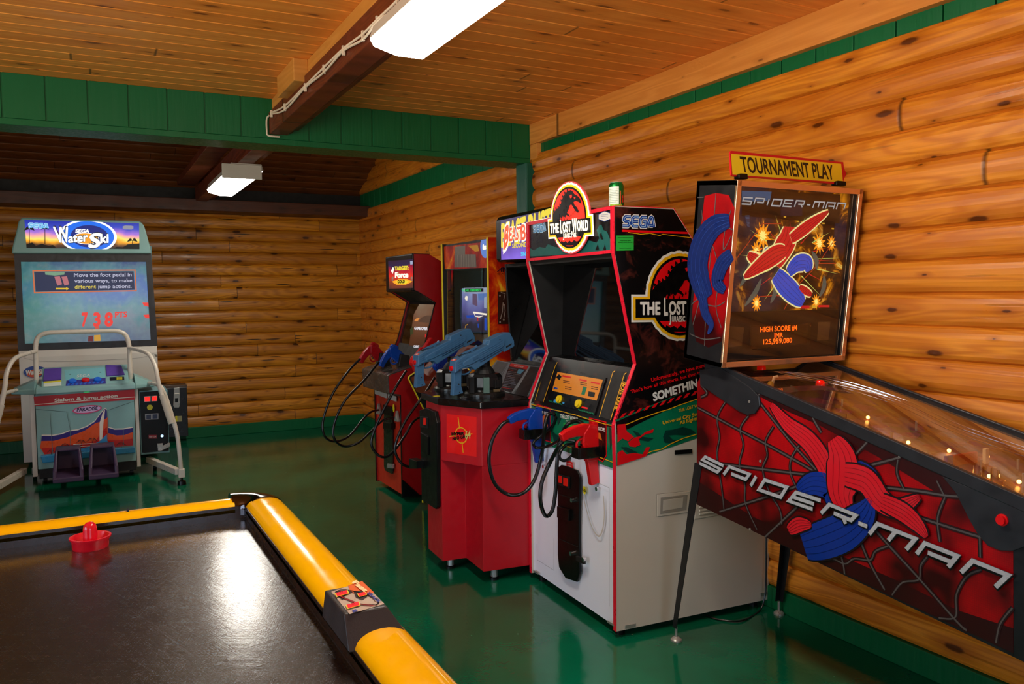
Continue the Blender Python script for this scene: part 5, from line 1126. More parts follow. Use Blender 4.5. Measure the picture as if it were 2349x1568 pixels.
b = MB('marquee_frame'); b.box(2.105, 2.14, 5.61, 6.205, 1.535, 1.815, M_BLK); mf = b.build(parent=DC, bevel=.012)
fDm = Fr((2.105, 5.9, 1.68), (0, 1, 0), (0, 0, 1))
b = MB('marquee_artwork'); A = lambda pts, mt, l=1: b.art(fDm, X3(*pts), mt, l)
A(((135, 250), (508, 225), (508, 655), (150, 665)), duskm('target_backlit', [(0, C('#4A2A28')), (.25, C('#8A3A20')), (.45, C('#E02818')), (.65, C('#B01030')), (.8, C('#201848')), (1, C('#281030'))], 1.0, (1.56, 1.78)), 1)
A(((190, 560), (300, 520), (420, 520), (500, 560), (400, 605), (260, 605)), E('sign_orange_y', '#F0A020', 1.2), 2); A(((250, 560), (300, 540), (400, 540), (450, 560), (400, 590), (290, 590)), E('sign_yellow2', '#F0D830', 1.0), 3)
b.text(fDm, 'TARGET:', *X3((235, 390), (445, 382), (235, 335)), ylE, 4, .07); b.text(fDm, 'Force', *X3((240, 500), (440, 495), (240, 425)), whE, 4, .06); b.text(fDm, 'GOLD', *X3((280, 582), (390, 578), (280, 542)), M_LBLK, 5, .06)
A(((180, 400), (210, 335), (228, 370), (205, 445)), whE, 3); A(((465, 255), (505, 250), (505, 300), (470, 305)), E('screen_grey', '#A8B4D0', .9), 3)
b.line(fDm, [fDm.px(*p) for p in X3((297, 410), (297, 530))], .003, E('green_dots', '#20E060', 1.1), 6)
for x in (205, 490):
    for k in range(3): A(((x-15, 490+22*k), (x+10, 485+22*k), (x+12, 500+22*k), (x-12, 505+22*k)), E('badge_grey', '#A09080', .7), 3)
b.build(parent=mf, recalc=False)
# screen
fDs = Fr((2.215, 5.9, 1.16), (0, 1, 0), Vector((2.295-2.215, 0, 1.455-1.16)))
b = MB('screen'); b.art(fDs, X3((400, 895), (820, 895), (830, 910), (700, 1480), (560, 1568), (250, 1568), (300, 1300)), P('glass_bezel', '#0D0906', .05), 0)
A = lambda pts, mt, l=1: b.art(fDs, X3(*pts), mt, l)
A(((600, 900), (830, 905), (715, 1470), (580, 1560), (440, 1560), (480, 1300), (520, 1050)), duskm('brown_screen', [(0, C('#3A1E10')), (.4, C('#6A3A20')), (.7, C('#8A5A40')), (1, C('#A08870'))], .55, (1.02, 1.46)), 2)
A(((600, 1150), (640, 1095), (720, 1065), (795, 1070), (780, 1180), (600, 1165)), E('scr_arch', '#6A4A38', .5), 3); A(((530, 1140), (560, 1110), (610, 1105), (580, 1150), (540, 1155)), E('scr_orange', '#E08A40', .9), 3)
A(((465, 1270), (510, 1230), (510, 1340), (470, 1370)), E('scr_green', '#3A4A20', .5), 3)
b.text(fDs, 'GAME OVER', *X3((530, 1278), (728, 1285), (532, 1238)), E('scr_white', '#E8E8F0', 1.0), 5, .04); b.text(fDs, 'CREDIT', *X3((520, 1545), (605, 1548), (520, 1515)), E('scr_white', '#E8E8F0', 1.0), 5, .04)
A(((690, 1350), (715, 1340), (712, 1390), (690, 1395)), redE, 4); b.build(parent=DC, recalc=False)
b = MB('corner_cut'); b.prism([(2.0, .03), (2.0, .16), (2.13, .03)], 'y', 5.592, 5.602, M_BLK); b.build(parent=DC)
# light guns of the two far cabinets
def gunM(x, y, z, pitch, yawd, roll=0, s=1.0):
    return Matrix.Translation((x, y, z)) @ Matrix.Rotation(math.radians(yawd), 4, 'Z') @ Matrix.Rotation(math.radians(-pitch), 4, 'Y') @ Matrix(((1, 0, 0, 0), (0, 0, -1, 0), (0, 1, 0, 0), (0, 0, 0, 1))) @ Matrix.Scale(s, 4)
def fy(y): return Fr((2.0, y, 1.0), (1, 0, 0), (0, 0, 1))
def cpath(pts): return [fy(y).at(*fy(y).px(px, py)) for px, py, y in pts]
pistol('light_gun', 'red light gun resting highest on the steel console of the far red cabinet', '#9E0A10', gunM(1.905, 5.99, 1.085, -48, 10), False,
       cpath([(826, 823, 5.9), (800, 850, 5.8), (762, 905, 5.75), (741, 965, 5.75), (745, 1000, 5.75), (768, 1012, 5.8), (800, 1000, 5.85), (832, 962, 5.9), (850, 945, 5.95), (868, 940, 6.05)]), 'light guns')
pistol('light_gun', 'blue light gun beside the red one on the steel console of the far red cabinet', '#0A3FA0', gunM(1.985, 5.76, 1.075, -42, 8), False,
       cpath([(869, 830, 5.70), (835, 872, 5.6), (790, 920, 5.55), (766, 975, 5.55), (768, 1008, 5.55), (790, 1023, 5.6), (822, 1015, 5.6), (850, 990, 5.65), (880, 963, 5.7), (912, 957, 5.75)]), 'light guns')
for (x, y, z) in ((1.99, 5.99, 1.0), (2.07, 5.76, 1.0)):
    b = MB('gun_holster'); b.prism([(x-.04, z-.02), (x-.02, z+.075), (x+.05, z+.06), (x+.06, z-.03)], 'y', y-.035, y+.035, M_BLKM); b.build(parent=DC, bevel=.006)
pistol('light_gun', 'red light gun on the yellow edged cabinet, behind the rear mounted gun', '#C01014', gunM(1.985, 5.22, 1.03, 40, 30), False,
       cpath([(932, 850, 5.0), (905, 893, 4.95), (872, 955, 4.95), (852, 1010, 4.95), (862, 1038, 4.95), (883, 1048, 4.95), (905, 1032, 5.0), (928, 1000, 5.05), (948, 967, 5.1), (970, 953, 5.36)]), 'light guns')
pistol('light_gun', 'dark blue light gun half hidden behind the pale blue mounted guns', '#0A3290', gunM(2.045, 4.93, 1.02, 40, 20), False,
       cpath([(997, 866, 4.75), (975, 902, 4.7), (930, 965, 4.7), (907, 1020, 4.7), (912, 1050, 4.7), (930, 1068, 4.7), (955, 1068, 4.8), (975, 1055, 4.9)]), 'light guns')

# ------------------------------------------------------------------ water ski ride game
WS = thing('water_ski_game', 'white and teal ride game with a large lit screen, hand rail and foot pedals', 'arcade machine', (-.02, 7.9, 0))
M_TEAL = P('teal_plastic', '#86B2B0', .35); M_TEALD = P('teal_side', '#6A989E', .4); M_IVORY = P('ivory_panel', '#D6D0C4', .4, var=.04); M_TUBE = P('ivory_tube', '#D8D0C0', .3); M_PURP = P('purple_pad', '#5B3CA0', .5); M_PURD = P('purple_pedal', '#3E2A48', .5)
fW = Fr((0, 8.3, 1), (1, 0, 0), (0, 0, 1))
b = MB('monitor_cabinet'); b.box(-.555, .558, 8.34, 9.15, .06, 1.055, M_IVORY); b.box(-.552, .548, 8.36, 9.15, 1.055, 2.0, M_TEALD); mcab = b.build(parent=WS, bevel=.004)
b = MB('front_cover'); b.prism([(8.34, .10), (8.30, .80), (8.29, 1.0), (8.30, 1.06), (8.36, 1.06), (8.36, .10)], 'x', -.555, .562, M_IVORY); fc_ = b.build(parent=WS, bevel=.004)
b = MB('cover_artwork'); W2 = Pix(0, 740, .25510)
b.stroke(fW, W2((175, 280), (230, 320), (400, 345), (700, 342), (1000, 330), (1270, 312), (1410, 262)), .004, P('cover_line', '#A8A298', .4), 14, 6)
b.ell(fW, W2((318, 440))[0], .090, .052, P('logo_blue', '#1C3F8C', .35), 14); b.ell(fW, W2((310, 455))[0], .060, .034, P('logo_orange', '#C8481C', .35), 15)
b.text(fW, 'WaterSki', *W2((230, 468), (400, 455), (232, 428)), M_LWHT, 17, .05); b.build(parent=fc_, recalc=False)
for s_ in (((1388, 280), (1418, 285), (1412, 305), (1392, 300)),):
    b = MB('cover_recess'); b.pslab(fW, W2(*s_), .012, P('recess_dark', '#6A665E', .5)); b.build(parent=fc_, bevel=.002)
b = MB('screen_bezel'); W1 = Pix(0, 480, .21687)
sc0, sc1, sc2, sc3 = [fW.px(*p) for p in W1((220, 553), (1545, 553), (1595, 1380), (262, 1420))]
o0, o1, o2, o3 = [fW.px(*p) for p in W1((150, 468), (1600, 468), (1668, 1440), (190, 1505))]
for q in ((o0, o1, sc1, sc0), (o1, o2, sc2, sc1), (o2, o3, sc3, sc2), (o3, o0, sc0, sc3)): b.slab(fW, list(q), .035, P('bezel_dark', '#1A1512', .35), -.035)
bz = b.build(parent=WS)
b = MB('screen')
t = NT('ski_screen'); v = t.co(); s = t.sep(v); n1 = t.noise(v, 3.2, 4, .6, .8); z = t.mr(s[2], 1.1, 1.9)
base = t.ramp(t.ma('ADD', z, t.mr(n1, .2, .8, -.22, .22)), [(0, C('#7A8AA8')), (.2, C('#8A9AA8')), (.36, C('#5A98A0')), (.48, C('#2A78B0')), (.62, C('#1060C0')), (.8, C('#3A90A0')), (1, C('#1A5090'))])
lf = t.mr(t.ma('ADD', s[0], t.mr(n1, .3, .7, -.2, .2)), -.5, .1, 1, 0)
base = t.mix(t.ma('MULTIPLY', lf, .6), base, C('#4AA08A')); base = t.mix(t.mr(t.noise(v, 22, 4), .45, .75, 0, .25), base, C('#9AC0C8'))
base = t.mix(t.mr(t.noise(v, 7, 3), .6, .75, 0, .3), base, C('#B0A090'))
M_SKI = t.out(C('#0A0A0A'), .15, em=base, es=.52)
b.slab(fW, [sc0, sc1, sc2, sc3], .01, M_SKI, -.04); scn = b.build(parent=bz)
fWs = Fr((0, 8.332, 1), (1, 0, 0), (0, 0, 1))
b = MB('screen_picture'); A = lambda pts, mt, l=1: b.art(fWs, W1(*pts), mt, l)
gE = E('scr_tree', '#3E9A80', .6)
for (cx_, cy_, r_) in ((560, 590, 60), (700, 580, 70), (830, 600, 60), (960, 580, 70)): A([(cx_+r_*math.cos(k*math.pi/7)*(1+.15*math.sin(5*k)), max(560, cy_+r_*.55*math.sin(k*math.pi/7))) for k in range(14)], gE, 1)
A(((1330, 560), (1540, 560), (1542, 640), (1400, 620), (1260, 640)), E('scr_hill', '#2E3A50', .6), 1)
b.stroke(fWs, W1((350, 650), (1428, 642), (1440, 860), (366, 880)), .011, E('scr_frame_orange', '#D06A3C', .9), 4, 0, True); A(((362, 660), (1412, 655), (1425, 850), (378, 870)), E('scr_panel_navy', '#1E2A50', .75), 3)
A(((475, 662), (685, 662), (680, 690), (580, 700), (480, 690)), E('scr_green2', '#7EA888', .8), 4)
for x in (575, 650): A(((x, 712), (x+58, 706), (x+82, 792), (x+32, 806)), E('scr_pink', '#C07078', .85), 4)
A(((590, 830), (700, 830), (700, 822), (732, 838), (702, 856), (702, 846), (592, 846)), E('scr_yellow', '#E8C020', .9), 4)
tx = E('scr_text', '#C0C0D8', .9)
b.text(fWs, 'Move the foot pedal in', *W1((782, 715), (1392, 708), (782, 676)), tx, 5, .015); b.text(fWs, 'various ways, to make', *W1((788, 776), (1398, 768), (788, 738)), tx, 5, .015)
b.text(fWs, 'different', *W1((790, 838), (1015, 834), (790, 800)), E('scr_text_y', '#E0C848', .9), 5, .015); b.text(fWs, 'jump actions.', *W1((1035, 834), (1392, 830), (1035, 796)), tx, 5, .015)
rE = E('scr_red', '#E83A30', 1.0)
for ch, x0, x1 in (('7', 862, 930), ('3', 985, 1065), ('8', 1105, 1195)): b.text(fWs, ch, *W1((x0, 1232), (x1, 1228), (x0, 1098)), rE, 5, .045)
b.text(fWs, 'PTS', *W1((1215, 1142), (1345, 1136), (1215, 1086)), rE, 5, .04)
A(((1505, 985), (1570, 985), (1572, 1030), (1520, 1015)), rE, 4); A(((1515, 1115), (1575, 1110), (1578, 1150), (1540, 1150)), rE, 4)
A(((1000, 1235), (1050, 1232), (1052, 1285), (1004, 1285)), E('scr_skin', '#D8604A', .8), 4); A(((935, 1340), (985, 1335), (985, 1395), (930, 1395)), E('scr_maroon', '#702828', .8), 4); A(((995, 1330), (1060, 1325), (1065, 1390), (995, 1392)), E('scr_gold', '#D8A030', .8), 4)
b.build(parent=scn, recalc=False)
# header light box: teal shell tapering to the top
b = MB('header'); hb = [fW.px(*p) for p in W1((125, 470), (1600, 470), (1592, 420), (1545, 250), (1520, 170), (1480, 128), (230, 92), (200, 130), (180, 220), (130, 420))]
b.slab(fW, hb, .50, M_TEAL, -.46); hd = b.build(parent=WS, bevel=.012)
fWh = Fr((0, 8.259, 2), (1, 0, 0), (0, 0, 1))
b = MB('marquee_artwork'); A = lambda pts, mt, l=1: b.art(fWh, W1(*pts), mt, l)
A(((258, 110), (1470, 148), (1475, 420), (280, 408)), duskm('sunset_backlit', [(0, C('#1A1008')), (.14, C('#5A3008')), (.27, C('#F0A010')), (.38, C('#FFE060')), (.5, C('#F0A0A0')), (.62, C('#9A6AD0')), (.8, C('#2A40B8')), (1, C('#1028A0'))], 1.15, (1.96, 2.2)), 1)
E_w = E('sign_white3', '#FFFFFF', 1.15); E_b = E('logo_bright_blue', '#0A6AE8', 1.1); E_n = E('logo_navy', '#08208A', .8); E_o = E('logo_orange_glow', '#F09A18', 1.1); ink = M_LBLK
c0 = fWh.px(*W1((935, 285))[0]); lo_, hi_ = fWh.px(*W1((935, 418))[0])[1], fWh.px(*W1((935, 128))[0])[1]
def clipell(rx, ry, dx=0, dy=0): return [(c0[0]+dx+rx*math.cos(k*math.pi/24), min(hi_, max(lo_, c0[1]+dy+ry*math.sin(k*math.pi/24)))) for k in range(48)]
b.flat(fWh, clipell(.230, .150), E_w, 2); b.flat(fWh, clipell(.207, .135), E_b, 3); b.flat(fWh, clipell(.15, .10, .01, .0), E_n, 4); b.flat(fWh, clipell(.105, .052, -.02, -.02), E_w, 5); b.flat(fWh, clipell(.098, .046, -.02, -.02), E_o, 6)
for lay, bo, mt in ((7, .085, ink), (8, .035, E_w)):
    b.text(fWh, 'W', *W1((590, 345), (750, 345), (560, 190)), mt, lay, bo); b.text(fWh, 'ater', *W1((720, 350), (930, 335), (720, 262)), mt, lay, bo); b.text(fWh, 'S', *W1((930, 405), (1060, 395), (950, 262)), mt, lay, bo); b.text(fWh, 'ki', *W1((1060, 355), (1150, 350), (1060, 262)), mt, lay, bo)
b.text(fWh, 'SEGA', *W1((795, 246), (945, 248), (800, 210)), E_w, 9, .06)
sega(b, fWh, *W1((300, 195), (505, 202), (305, 142)), E('pale_glow', '#D0F0FF', 1.0), E('cyan_glow', '#30A8E8', 1.0), E('pale_glow', '#D0F0FF', 1.0), 3)
A(((1298, 180), (1320, 170), (1390, 172), (1412, 180), (1410, 205), (1390, 214), (1320, 212), (1298, 203)), E('badge_grey2', '#A0A0B0', .8), 3)
palm = P('palm_black', '#080604', .5)
def palmf(cx_, cy_, r_, h_):
    for k in range(7):
        a = math.pi*(k/6); A(((cx_, cy_), (cx_+r_*.6*math.cos(a), cy_-r_*.55*math.sin(a)-6), (cx_+r_*math.cos(a), cy_+r_*.25-r_*.3*math.sin(a))), palm, 3)
    A(((cx_-3, cy_), (cx_+3, cy_), (cx_+5, cy_+h_), (cx_-3, cy_+h_)), palm, 3)
palmf(310, 210, 60, 190); palmf(475, 205, 45, 160); palmf(1400, 330, 60, 80)
A(((282, 408), (280, 370), (340, 350), (380, 385), (440, 365), (520, 385), (560, 375), (600, 411)), palm, 3); A(((1200, 416), (1230, 395), (1300, 400), (1350, 370), (1475, 360), (1475, 420)), palm, 3)
b.build(parent=hd, recalc=False)
# console in front of the screen
fK = Fr((0, 7.55, .5), (1, 0, 0), (0, 0, 1))
b = MB('console_body'); b.box(-.405, .318, 7.552, 8.05, .13, .745, M_TEAL); b.box(-.40, .315, 7.56, 8.0, .05, .13, P('under_black', '#0E0C0B', .6)); b.box(.322, .352, 7.57, 8.0, .07, .745, M_IVORY); b.box(-.445, -.41, 7.57, 8.0, .07, .745, M_IVORY)
kb = b.build(parent=WS, bevel=.004)
b = MB('front_ledge'); b.pslab(fK, W2((365, 1190), (1210, 1110), (1215, 1160), (1060, 1175), (385, 1255)), .045, P('ledge_blue', '#2A86B4', .3)); b.build(parent=kb, bevel=.006)
b = MB('console_artwork'); A = lambda pts, mt, l=4: b.art(fK, W2(*pts), mt, l)
cred = P('banner_red', '#C01018', .35); cpur = P('wave_purple', '#2A1C78', .35); corg = P('wave_orange', '#E0521A', .3); cwr = P('wave_red', '#C41A10', .3); cwh = P('wave_white', '#E8E0D0', .35); cbl = P('sea_blue', '#3A90C8', .3)
A(((302, 662), (1208, 598), (1212, 690), (312, 750)), cred, 4); b.stroke(fK, W2((310, 735), (1212, 665)), .006, cwh, 5)
b.text(fK, 'Slalom & Jump action', *W2((490, 710), (1058, 668), (490, 682)), cwh, 6, .04)
top = [(375, 1005), (480, 1005), (560, 990), (620, 965), (700, 955), (780, 925), (850, 880), (910, 800), (945, 762), (960, 775), (968, 935)]
tr_ = [(972, 932), (1030, 950), (1110, 948), (1195, 932)]
A(top+[(968, 1050), (700, 1150), (400, 1180), (365, 1120)], cwh, 4)
A([(x, y+10) for x, y in top]+[(968, 1050), (700, 1150), (400, 1180), (365, 1120)], cpur, 5)
A([(372, 1062), (480, 1060), (600, 1030), (760, 970), (860, 900), (900, 890), (968, 850), (968, 1060), (700, 1130), (400, 1180), (360, 1120)], corg, 6)
A([(375, 1125), (480, 1120), (620, 1090), (700, 1100), (860, 1060), (900, 1000), (960, 930), (966, 1060), (700, 1150), (400, 1182)], cwr, 7)
A([(640, 1150), (800, 1110), (900, 1060), (960, 1000), (966, 1115), (800, 1150)], cbl, 8)
A([(895, 900), (925, 800), (945, 780), (930, 900), (920, 1040), (895, 1060)], cwh, 8)
A(tr_+[(1197, 1100), (972, 1120)], cwh, 4); A([(x, y+10) for x, y in tr_]+[(1197, 1100), (972, 1120)], cpur, 5); A([(972, 990), (1050, 1012), (1120, 1008), (1196, 980), (1197, 1100), (972, 1120)], corg, 6); A([(972, 1055), (1100, 1052), (1196, 1040), (1197, 1100), (1080, 1112), (972, 1120)], cwr, 7)
b.ell(fK, W2((785, 778))[0], .108, .034, P('oval_pink', '#D03A70', .35), 6, rot=.06); b.ell(fK, W2((785, 778))[0], .098, .026, P('oval_lilac', '#D8B8E0', .35), 7, rot=.06)
b.text(fK, 'PARADISE', *W2((690, 798), (878, 780), (692, 768)), P('ink_navy', '#181848', .4), 8, .04)
def palm2(cx_, cy_, r_):
    for k in range(8):
        a = math.pi*(k/7); A(((cx_, cy_), (cx_+r_*.55*math.cos(a), cy_-r_*.6*math.sin(a)), (cx_+r_*math.cos(a), cy_-r_*.15*math.sin(a)+10), (cx_+r_*.5*math.cos(a), cy_-r_*.4*math.sin(a))), palm, 10)
    A(((cx_-2, cy_), (cx_+2, cy_), (cx_+4, cy_+45), (cx_-2, cy_+45)), palm, 10)
for p in ((585, 1105, 50), (730, 1075, 55), (830, 1060, 60), (460, 1160, 45), (1090, 1100, 60)): palm2(*p)
for yy in (1092, 1112): b.stroke(fK, W2((660, yy), (940, yy-14)), .006, cwh, 12)
tl_ = P('panel_seam', '#54706E', .45)
b.stroke(fK, W2((320, 775), (600, 800), (632, 960), (635, 1150)), .004, tl_, 13, 0); b.stroke(fK, W2((970, 1120), (970, 785), (1200, 705)), .004, tl_, 13); b.stroke(fK, W2((450, 810), (475, 1175)), .004, tl_, 13); b.stroke(fK, W2((1110, 960), (1110, 1110)), .003, tl_, 13)
b.build(parent=kb, recalc=False)
# counter with sloping pod
b = MB('counter'); b.prism([(7.50, .745), (7.505, .785), (7.56, .795), (7.95, .83), (8.05, .80), (8.05, .745)], 'x', -.40, .33, M_TEAL)
for s_ in (1, -1):
    xa, xb = (.33, .485) if s_ > 0 else (-.40, -.575)
    vs = [(xa, 7.50, .745), (xa, 7.505, .785), (xa, 7.60, .85), (xa, 7.95, .85), (xa, 8.0, .745), (xb, 7.62, .745), (xb, 7.62, .765), (xb, 7.66, .772), (xb, 7.90, .772), (xb, 7.93, .745)]
    b.raw(vs, [(0, 1, 2, 3, 4), (9, 8, 7, 6, 5), (0, 5, 6, 1), (1, 6, 7, 2), (2, 7, 8, 3), (3, 8, 9, 4), (4, 9, 5, 0)], M_TEAL)
ctr = b.build(parent=WS, bevel=.008)
fS = Fr((0, 7.585, .80), (1, 0, 0), (0, .26, .13))
b = MB('control_pod'); b.prism([(7.565, .79), (7.585, .80), (7.845, .93), (7.90, .93), (7.95, .82)], 'x', -.36, .285, M_TEAL); pod = b.build(parent=ctr, bevel=.006)
b = MB('pod_artwork'); A = lambda pts, mt, l=2: b.art(fS, W2(*pts), mt, l)
A(((578, 425), (942, 400), (945, 500), (590, 518)), P('glossy_teal_plate', '#7FC0C8', .06), 2)
A(((598, 520), (948, 495), (952, 548), (590, 575)), P('button_panel_purple', '#3A3490', .3), 3)
for k in range(9): A(((600+38*k, 560-3*k), (618+38*k, 545-3*k), (632+38*k, 552-3*k), (612+38*k, 570-3*k)), P('wave_blue_print', '#2A6AD0', .3), 4)
A(((392, 540), (552, 520), (552, 565), (392, 575)), P('label_white', '#DDE8DA', .4), 2); A(((395, 530), (552, 518), (552, 530), (395, 545)), P('label_yellow', '#E0D82A', .4), 3)
A(((985, 490), (1115, 485), (1118, 515), (988, 522)), M_LBLK, 2); A(((1048, 490), (1100, 488), (1100, 510), (1048, 513)), P('label_yellow', '#E0D82A', .4), 3)
for p in ((632, 465), (902, 447)): b.ell(fS, W2(p)[0], .008, .008, P('plate_hole', '#3A5A5A', .5), 4, 10)
b.text(fS, 'SEGA', *W2((690, 492), (810, 484), (695, 470)), cwh, 4, .0)
b.build(parent=pod, recalc=False)
for pts in (((400, 425), (555, 412), (552, 515), (388, 528)), ((950, 388), (1090, 392), (1122, 470), (960, 484))):
    b = MB('speaker_grille'); b.pslab(fS, W2(*pts), .012, M_PURP, .0); b.build(parent=pod, bevel=.003)
for (p, mt) in (((652, 530), P('button_blue_glow', '#1A6AE0', .2)), ((770, 520), P('flipper_red', '#D40A10', .25)), ((878, 515), P('button_blue_glow', '#1A6AE0', .2))):
    a, c = fS.px(*W2(p)[0]); b = MB('push_button'); q0 = fS.at(a, c, .002); b.tube([q0, fS.at(a, c, .012), fS.at(a, c, .018)], lambda t: .030 if t < .6 else .024, mt, 20, w=True); b.build(parent=pod, smooth=True)
b = MB('panel_led'); b.box(-.055, -.015, 7.545, 7.552, .738, .743, E('led_green', '#30E060', .8)); b.build(parent=kb)
# coin box
b = MB('coin_box'); b.box(.358, .585, 7.60, 8.05, .165, .715, M_TEALD); cbx = b.build(parent=WS, bevel=.004)
fX = Fr((.47, 7.60, .4), (1, 0, 0), (0, 0, 1)); C5 = Pix(280, 830, .19130)
b = MB('coin_door'); b.pslab(fX, C5((215, 360), (430, 345), (555, 760), (560, 1060), (255, 1088)), .006, M_BLK); b.slab(fX, [(-.105, -.215), (.105, -.215), (.105, .29), (-.105, .29)], .005, M_BLK); cdo = b.build(parent=cbx, bevel=.001)
for pts in (((262, 410), (340, 405), (340, 470), (265, 475)), ((350, 405), (422, 400), (422, 465), (350, 470))):
    b = MB('coin_button'); b.pslab(fX, C5(*pts), .012, M_STEEL); b.pslab(fX, C5(*[(x*.8+.2*sum(p[0] for p in pts)/4, y*.8+.2*sum(p[1] for p in pts)/4) for x, y in pts]), .016, E('coin_glow', '#FF2018', 1.6, '#500000')); b.build(parent=cdo)
b = MB('door_print'); b.ell(fX, C5((333, 542))[0], .023, .023, P('yellow_sticker_dim', '#B8B020', .5), 9); b.art(fX, C5((275, 620), (435, 612), (435, 685), (277, 692)), P('badge_dim', '#8A8A8C', .4), 9); b.art(fX, C5((290, 630), (345, 628), (345, 680), (290, 683)), P('badge_navy', '#2A3048', .3), 10); b.art(fX, C5((365, 626), (425, 622), (425, 675), (365, 678)), P('badge_navy', '#2A3048', .3), 10)
b.art(fX, C5((318, 872), (415, 872), (415, 915), (318, 915)), P('red_tag', '#801020', .4), 9); b.text(fX, 'INSERT COIN', *C5((325, 902), (408, 900), (325, 885)), M_LWHT, 10, 0); b.build(parent=cdo, recalc=False)
a, c = fX.px(*C5((478, 882))[0]); b = MB('lock'); b.tube([fX.at(a, c), fX.at(a, c, .016)], .012, M_CHR, 14, w=True); b.build(parent=cdo)
b = MB('hasp'); b.pslab(fX, C5((420, 975), (488, 970), (488, 1000), (560, 962), (578, 975), (575, 1010), (470, 1062), (430, 1060)), .014, M_STEEL); b.build(parent=cdo, bevel=.003)
# tube frame
def rail(b, pts, r=.019): b.tube(cat(pts, 8), r, M_TUBE, 14)
b = MB('hoop_rail'); rail(b, [(-.400, 7.75, .80), (-.398, 7.75, 1.0), (-.396, 7.75, 1.12), (-.375, 7.75, 1.195), (-.31, 7.75, 1.228), (-.2, 7.75, 1.232), (.1, 7.75, 1.232), (.215, 7.75, 1.228), (.275, 7.75, 1.195), (.300, 7.75, 1.12), (.303, 7.75, 1.0), (.305, 7.75, .80)]); b.build(parent=WS, smooth=True)
for s_ in (1, -1):
    mx_ = (lambda x: x) if s_ > 0 else (lambda x: -.095-x)
    b = MB('side_rail'); rail(b, [(mx_(x), y, z) for x, y, z in ((.305, 7.74, 1.08), (.36, 7.5, 1.075), (.425, 7.28, 1.05), (.465, 7.16, .96), (.480, 7.10, .84), (.51, 7.07, .70), (.56, 7.04, .56), (.598, 7.02, .42), (.612, 7.0, .25), (.622, 7.0, .08))], .017); sr = b.build(parent=WS, smooth=True)
    b = MB('rail_pad'); b.tube([(mx_(.502), 7.055, .73), (mx_(.545), 7.03, .56), (mx_(.562), 7.02, .50)], .024, P('pad_ivory', '#CFC6B4', .6), 14); b.build(parent=sr, smooth=True)
    b = MB('brace_rail'); rail(b, [(mx_(.44), 7.60, .78), (mx_(.475), 7.25, .80), (mx_(.50), 7.12, .79), (mx_(.535), 7.09, .70), (mx_(.585), 7.04, .50), (mx_(.60), 7.02, .42)], .015); b.build(parent=sr, smooth=True)
    b = MB('rail_socket'); b.box(mx_(.622)-.024, mx_(.622)+.024, 6.976, 7.024, .06, .13, M_TUBE); b.build(parent=sr, bevel=.004)
    b = MB('leveller'); b.lathe([(.010, .065), (.010, .035), (.030, .03), (.034, .006), (.034, 0)], (mx_(.622), 7.0, 0), M_BLK, 20); b.build(parent=sr, smooth=True)
    b = MB('floor_bar')
    x0, x1 = mx_(.42), mx_(.60); vs = []
    for (x, y) in ((x0, 7.72), (x1, 7.03)):
        for dx in (-.022, .022):
            for z in (.075, .125): vs.append((x+dx, y, z))
    b.raw(vs, [(0, 1, 3, 2), (4, 6, 7, 5), (0, 4, 5, 1), (2, 3, 7, 6), (0, 2, 6, 4), (1, 5, 7, 3)], M_TUBE); b.build(parent=WS, bevel=.004)
# pedals
for x in (-.18, .062):
    b = MB('foot_pedal'); w_ = .105
    b.raw([(x-w_, 7.0, .11), (x+w_, 7.0, .11), (x+w_*.9, 7.32, .13), (x-w_*.9, 7.32, .13), (x-w_, 7.0, .15), (x+w_, 7.0, .15), (x+w_*.9, 7.32, .17), (x-w_*.9, 7.32, .17)], [(0, 1, 2, 3), (4, 5, 6, 7), (0, 1, 5, 4), (1, 2, 6, 5), (2, 3, 7, 6), (3, 0, 4, 7)], M_PURD)
    for s_ in (-1, 1):
        xa, xb = x+s_*w_, x+s_*(w_-.028)
        b.raw([(xa, 7.0, .11), (xb, 7.0, .11), (xb, 7.32, .15), (xa, 7.32, .15), (xa, 7.02, .20), (xb, 7.02, .20), (xb-s_*.01, 7.14, .345), (xa-s_*.02, 7.14, .345), (xb-s_*.01, 7.32, .345), (xa-s_*.02, 7.32, .345)], [(0, 1, 2, 3), (0, 1, 5, 4), (4, 5, 6, 7), (6, 8, 9, 7), (0, 4, 7, 9, 3), (1, 5, 6, 8, 2), (2, 3, 9, 8)], M_PURD)
    b.box(x-w_+.02, x+w_-.02, 7.29, 7.32, .13, .345, M_PURD); b.box(x-w_+.022, x+w_-.022, 7.15, 7.32, .325, .345, M_PURD)
    b.build(parent=WS, bevel=.008)
b = MB('pedal_arm'); b.tube([(-.18, 7.2, .10), (-.18, 7.6, .08)], .018, M_STEEL, 12); b.tube([(.062, 7.2, .10), (.062, 7.6, .08)], .018, M_STEEL, 12); b.build(parent=WS, smooth=True)
for (x, y) in ((-.36, 7.62), (.28, 7.62), (.47, 7.72), (-.45, 7.9), (-.45, 8.6), (.45, 8.6), (-.45, 9.0), (.45, 9.0)):
    b = MB('caster'); b.tube([(x-.014, y, .033), (x+.014, y, .033)], .033, M_BLK, 18); b.box(x-.02, x+.02, y-.015, y+.015, .04, .085, M_STEEL); b.build(parent=WS)
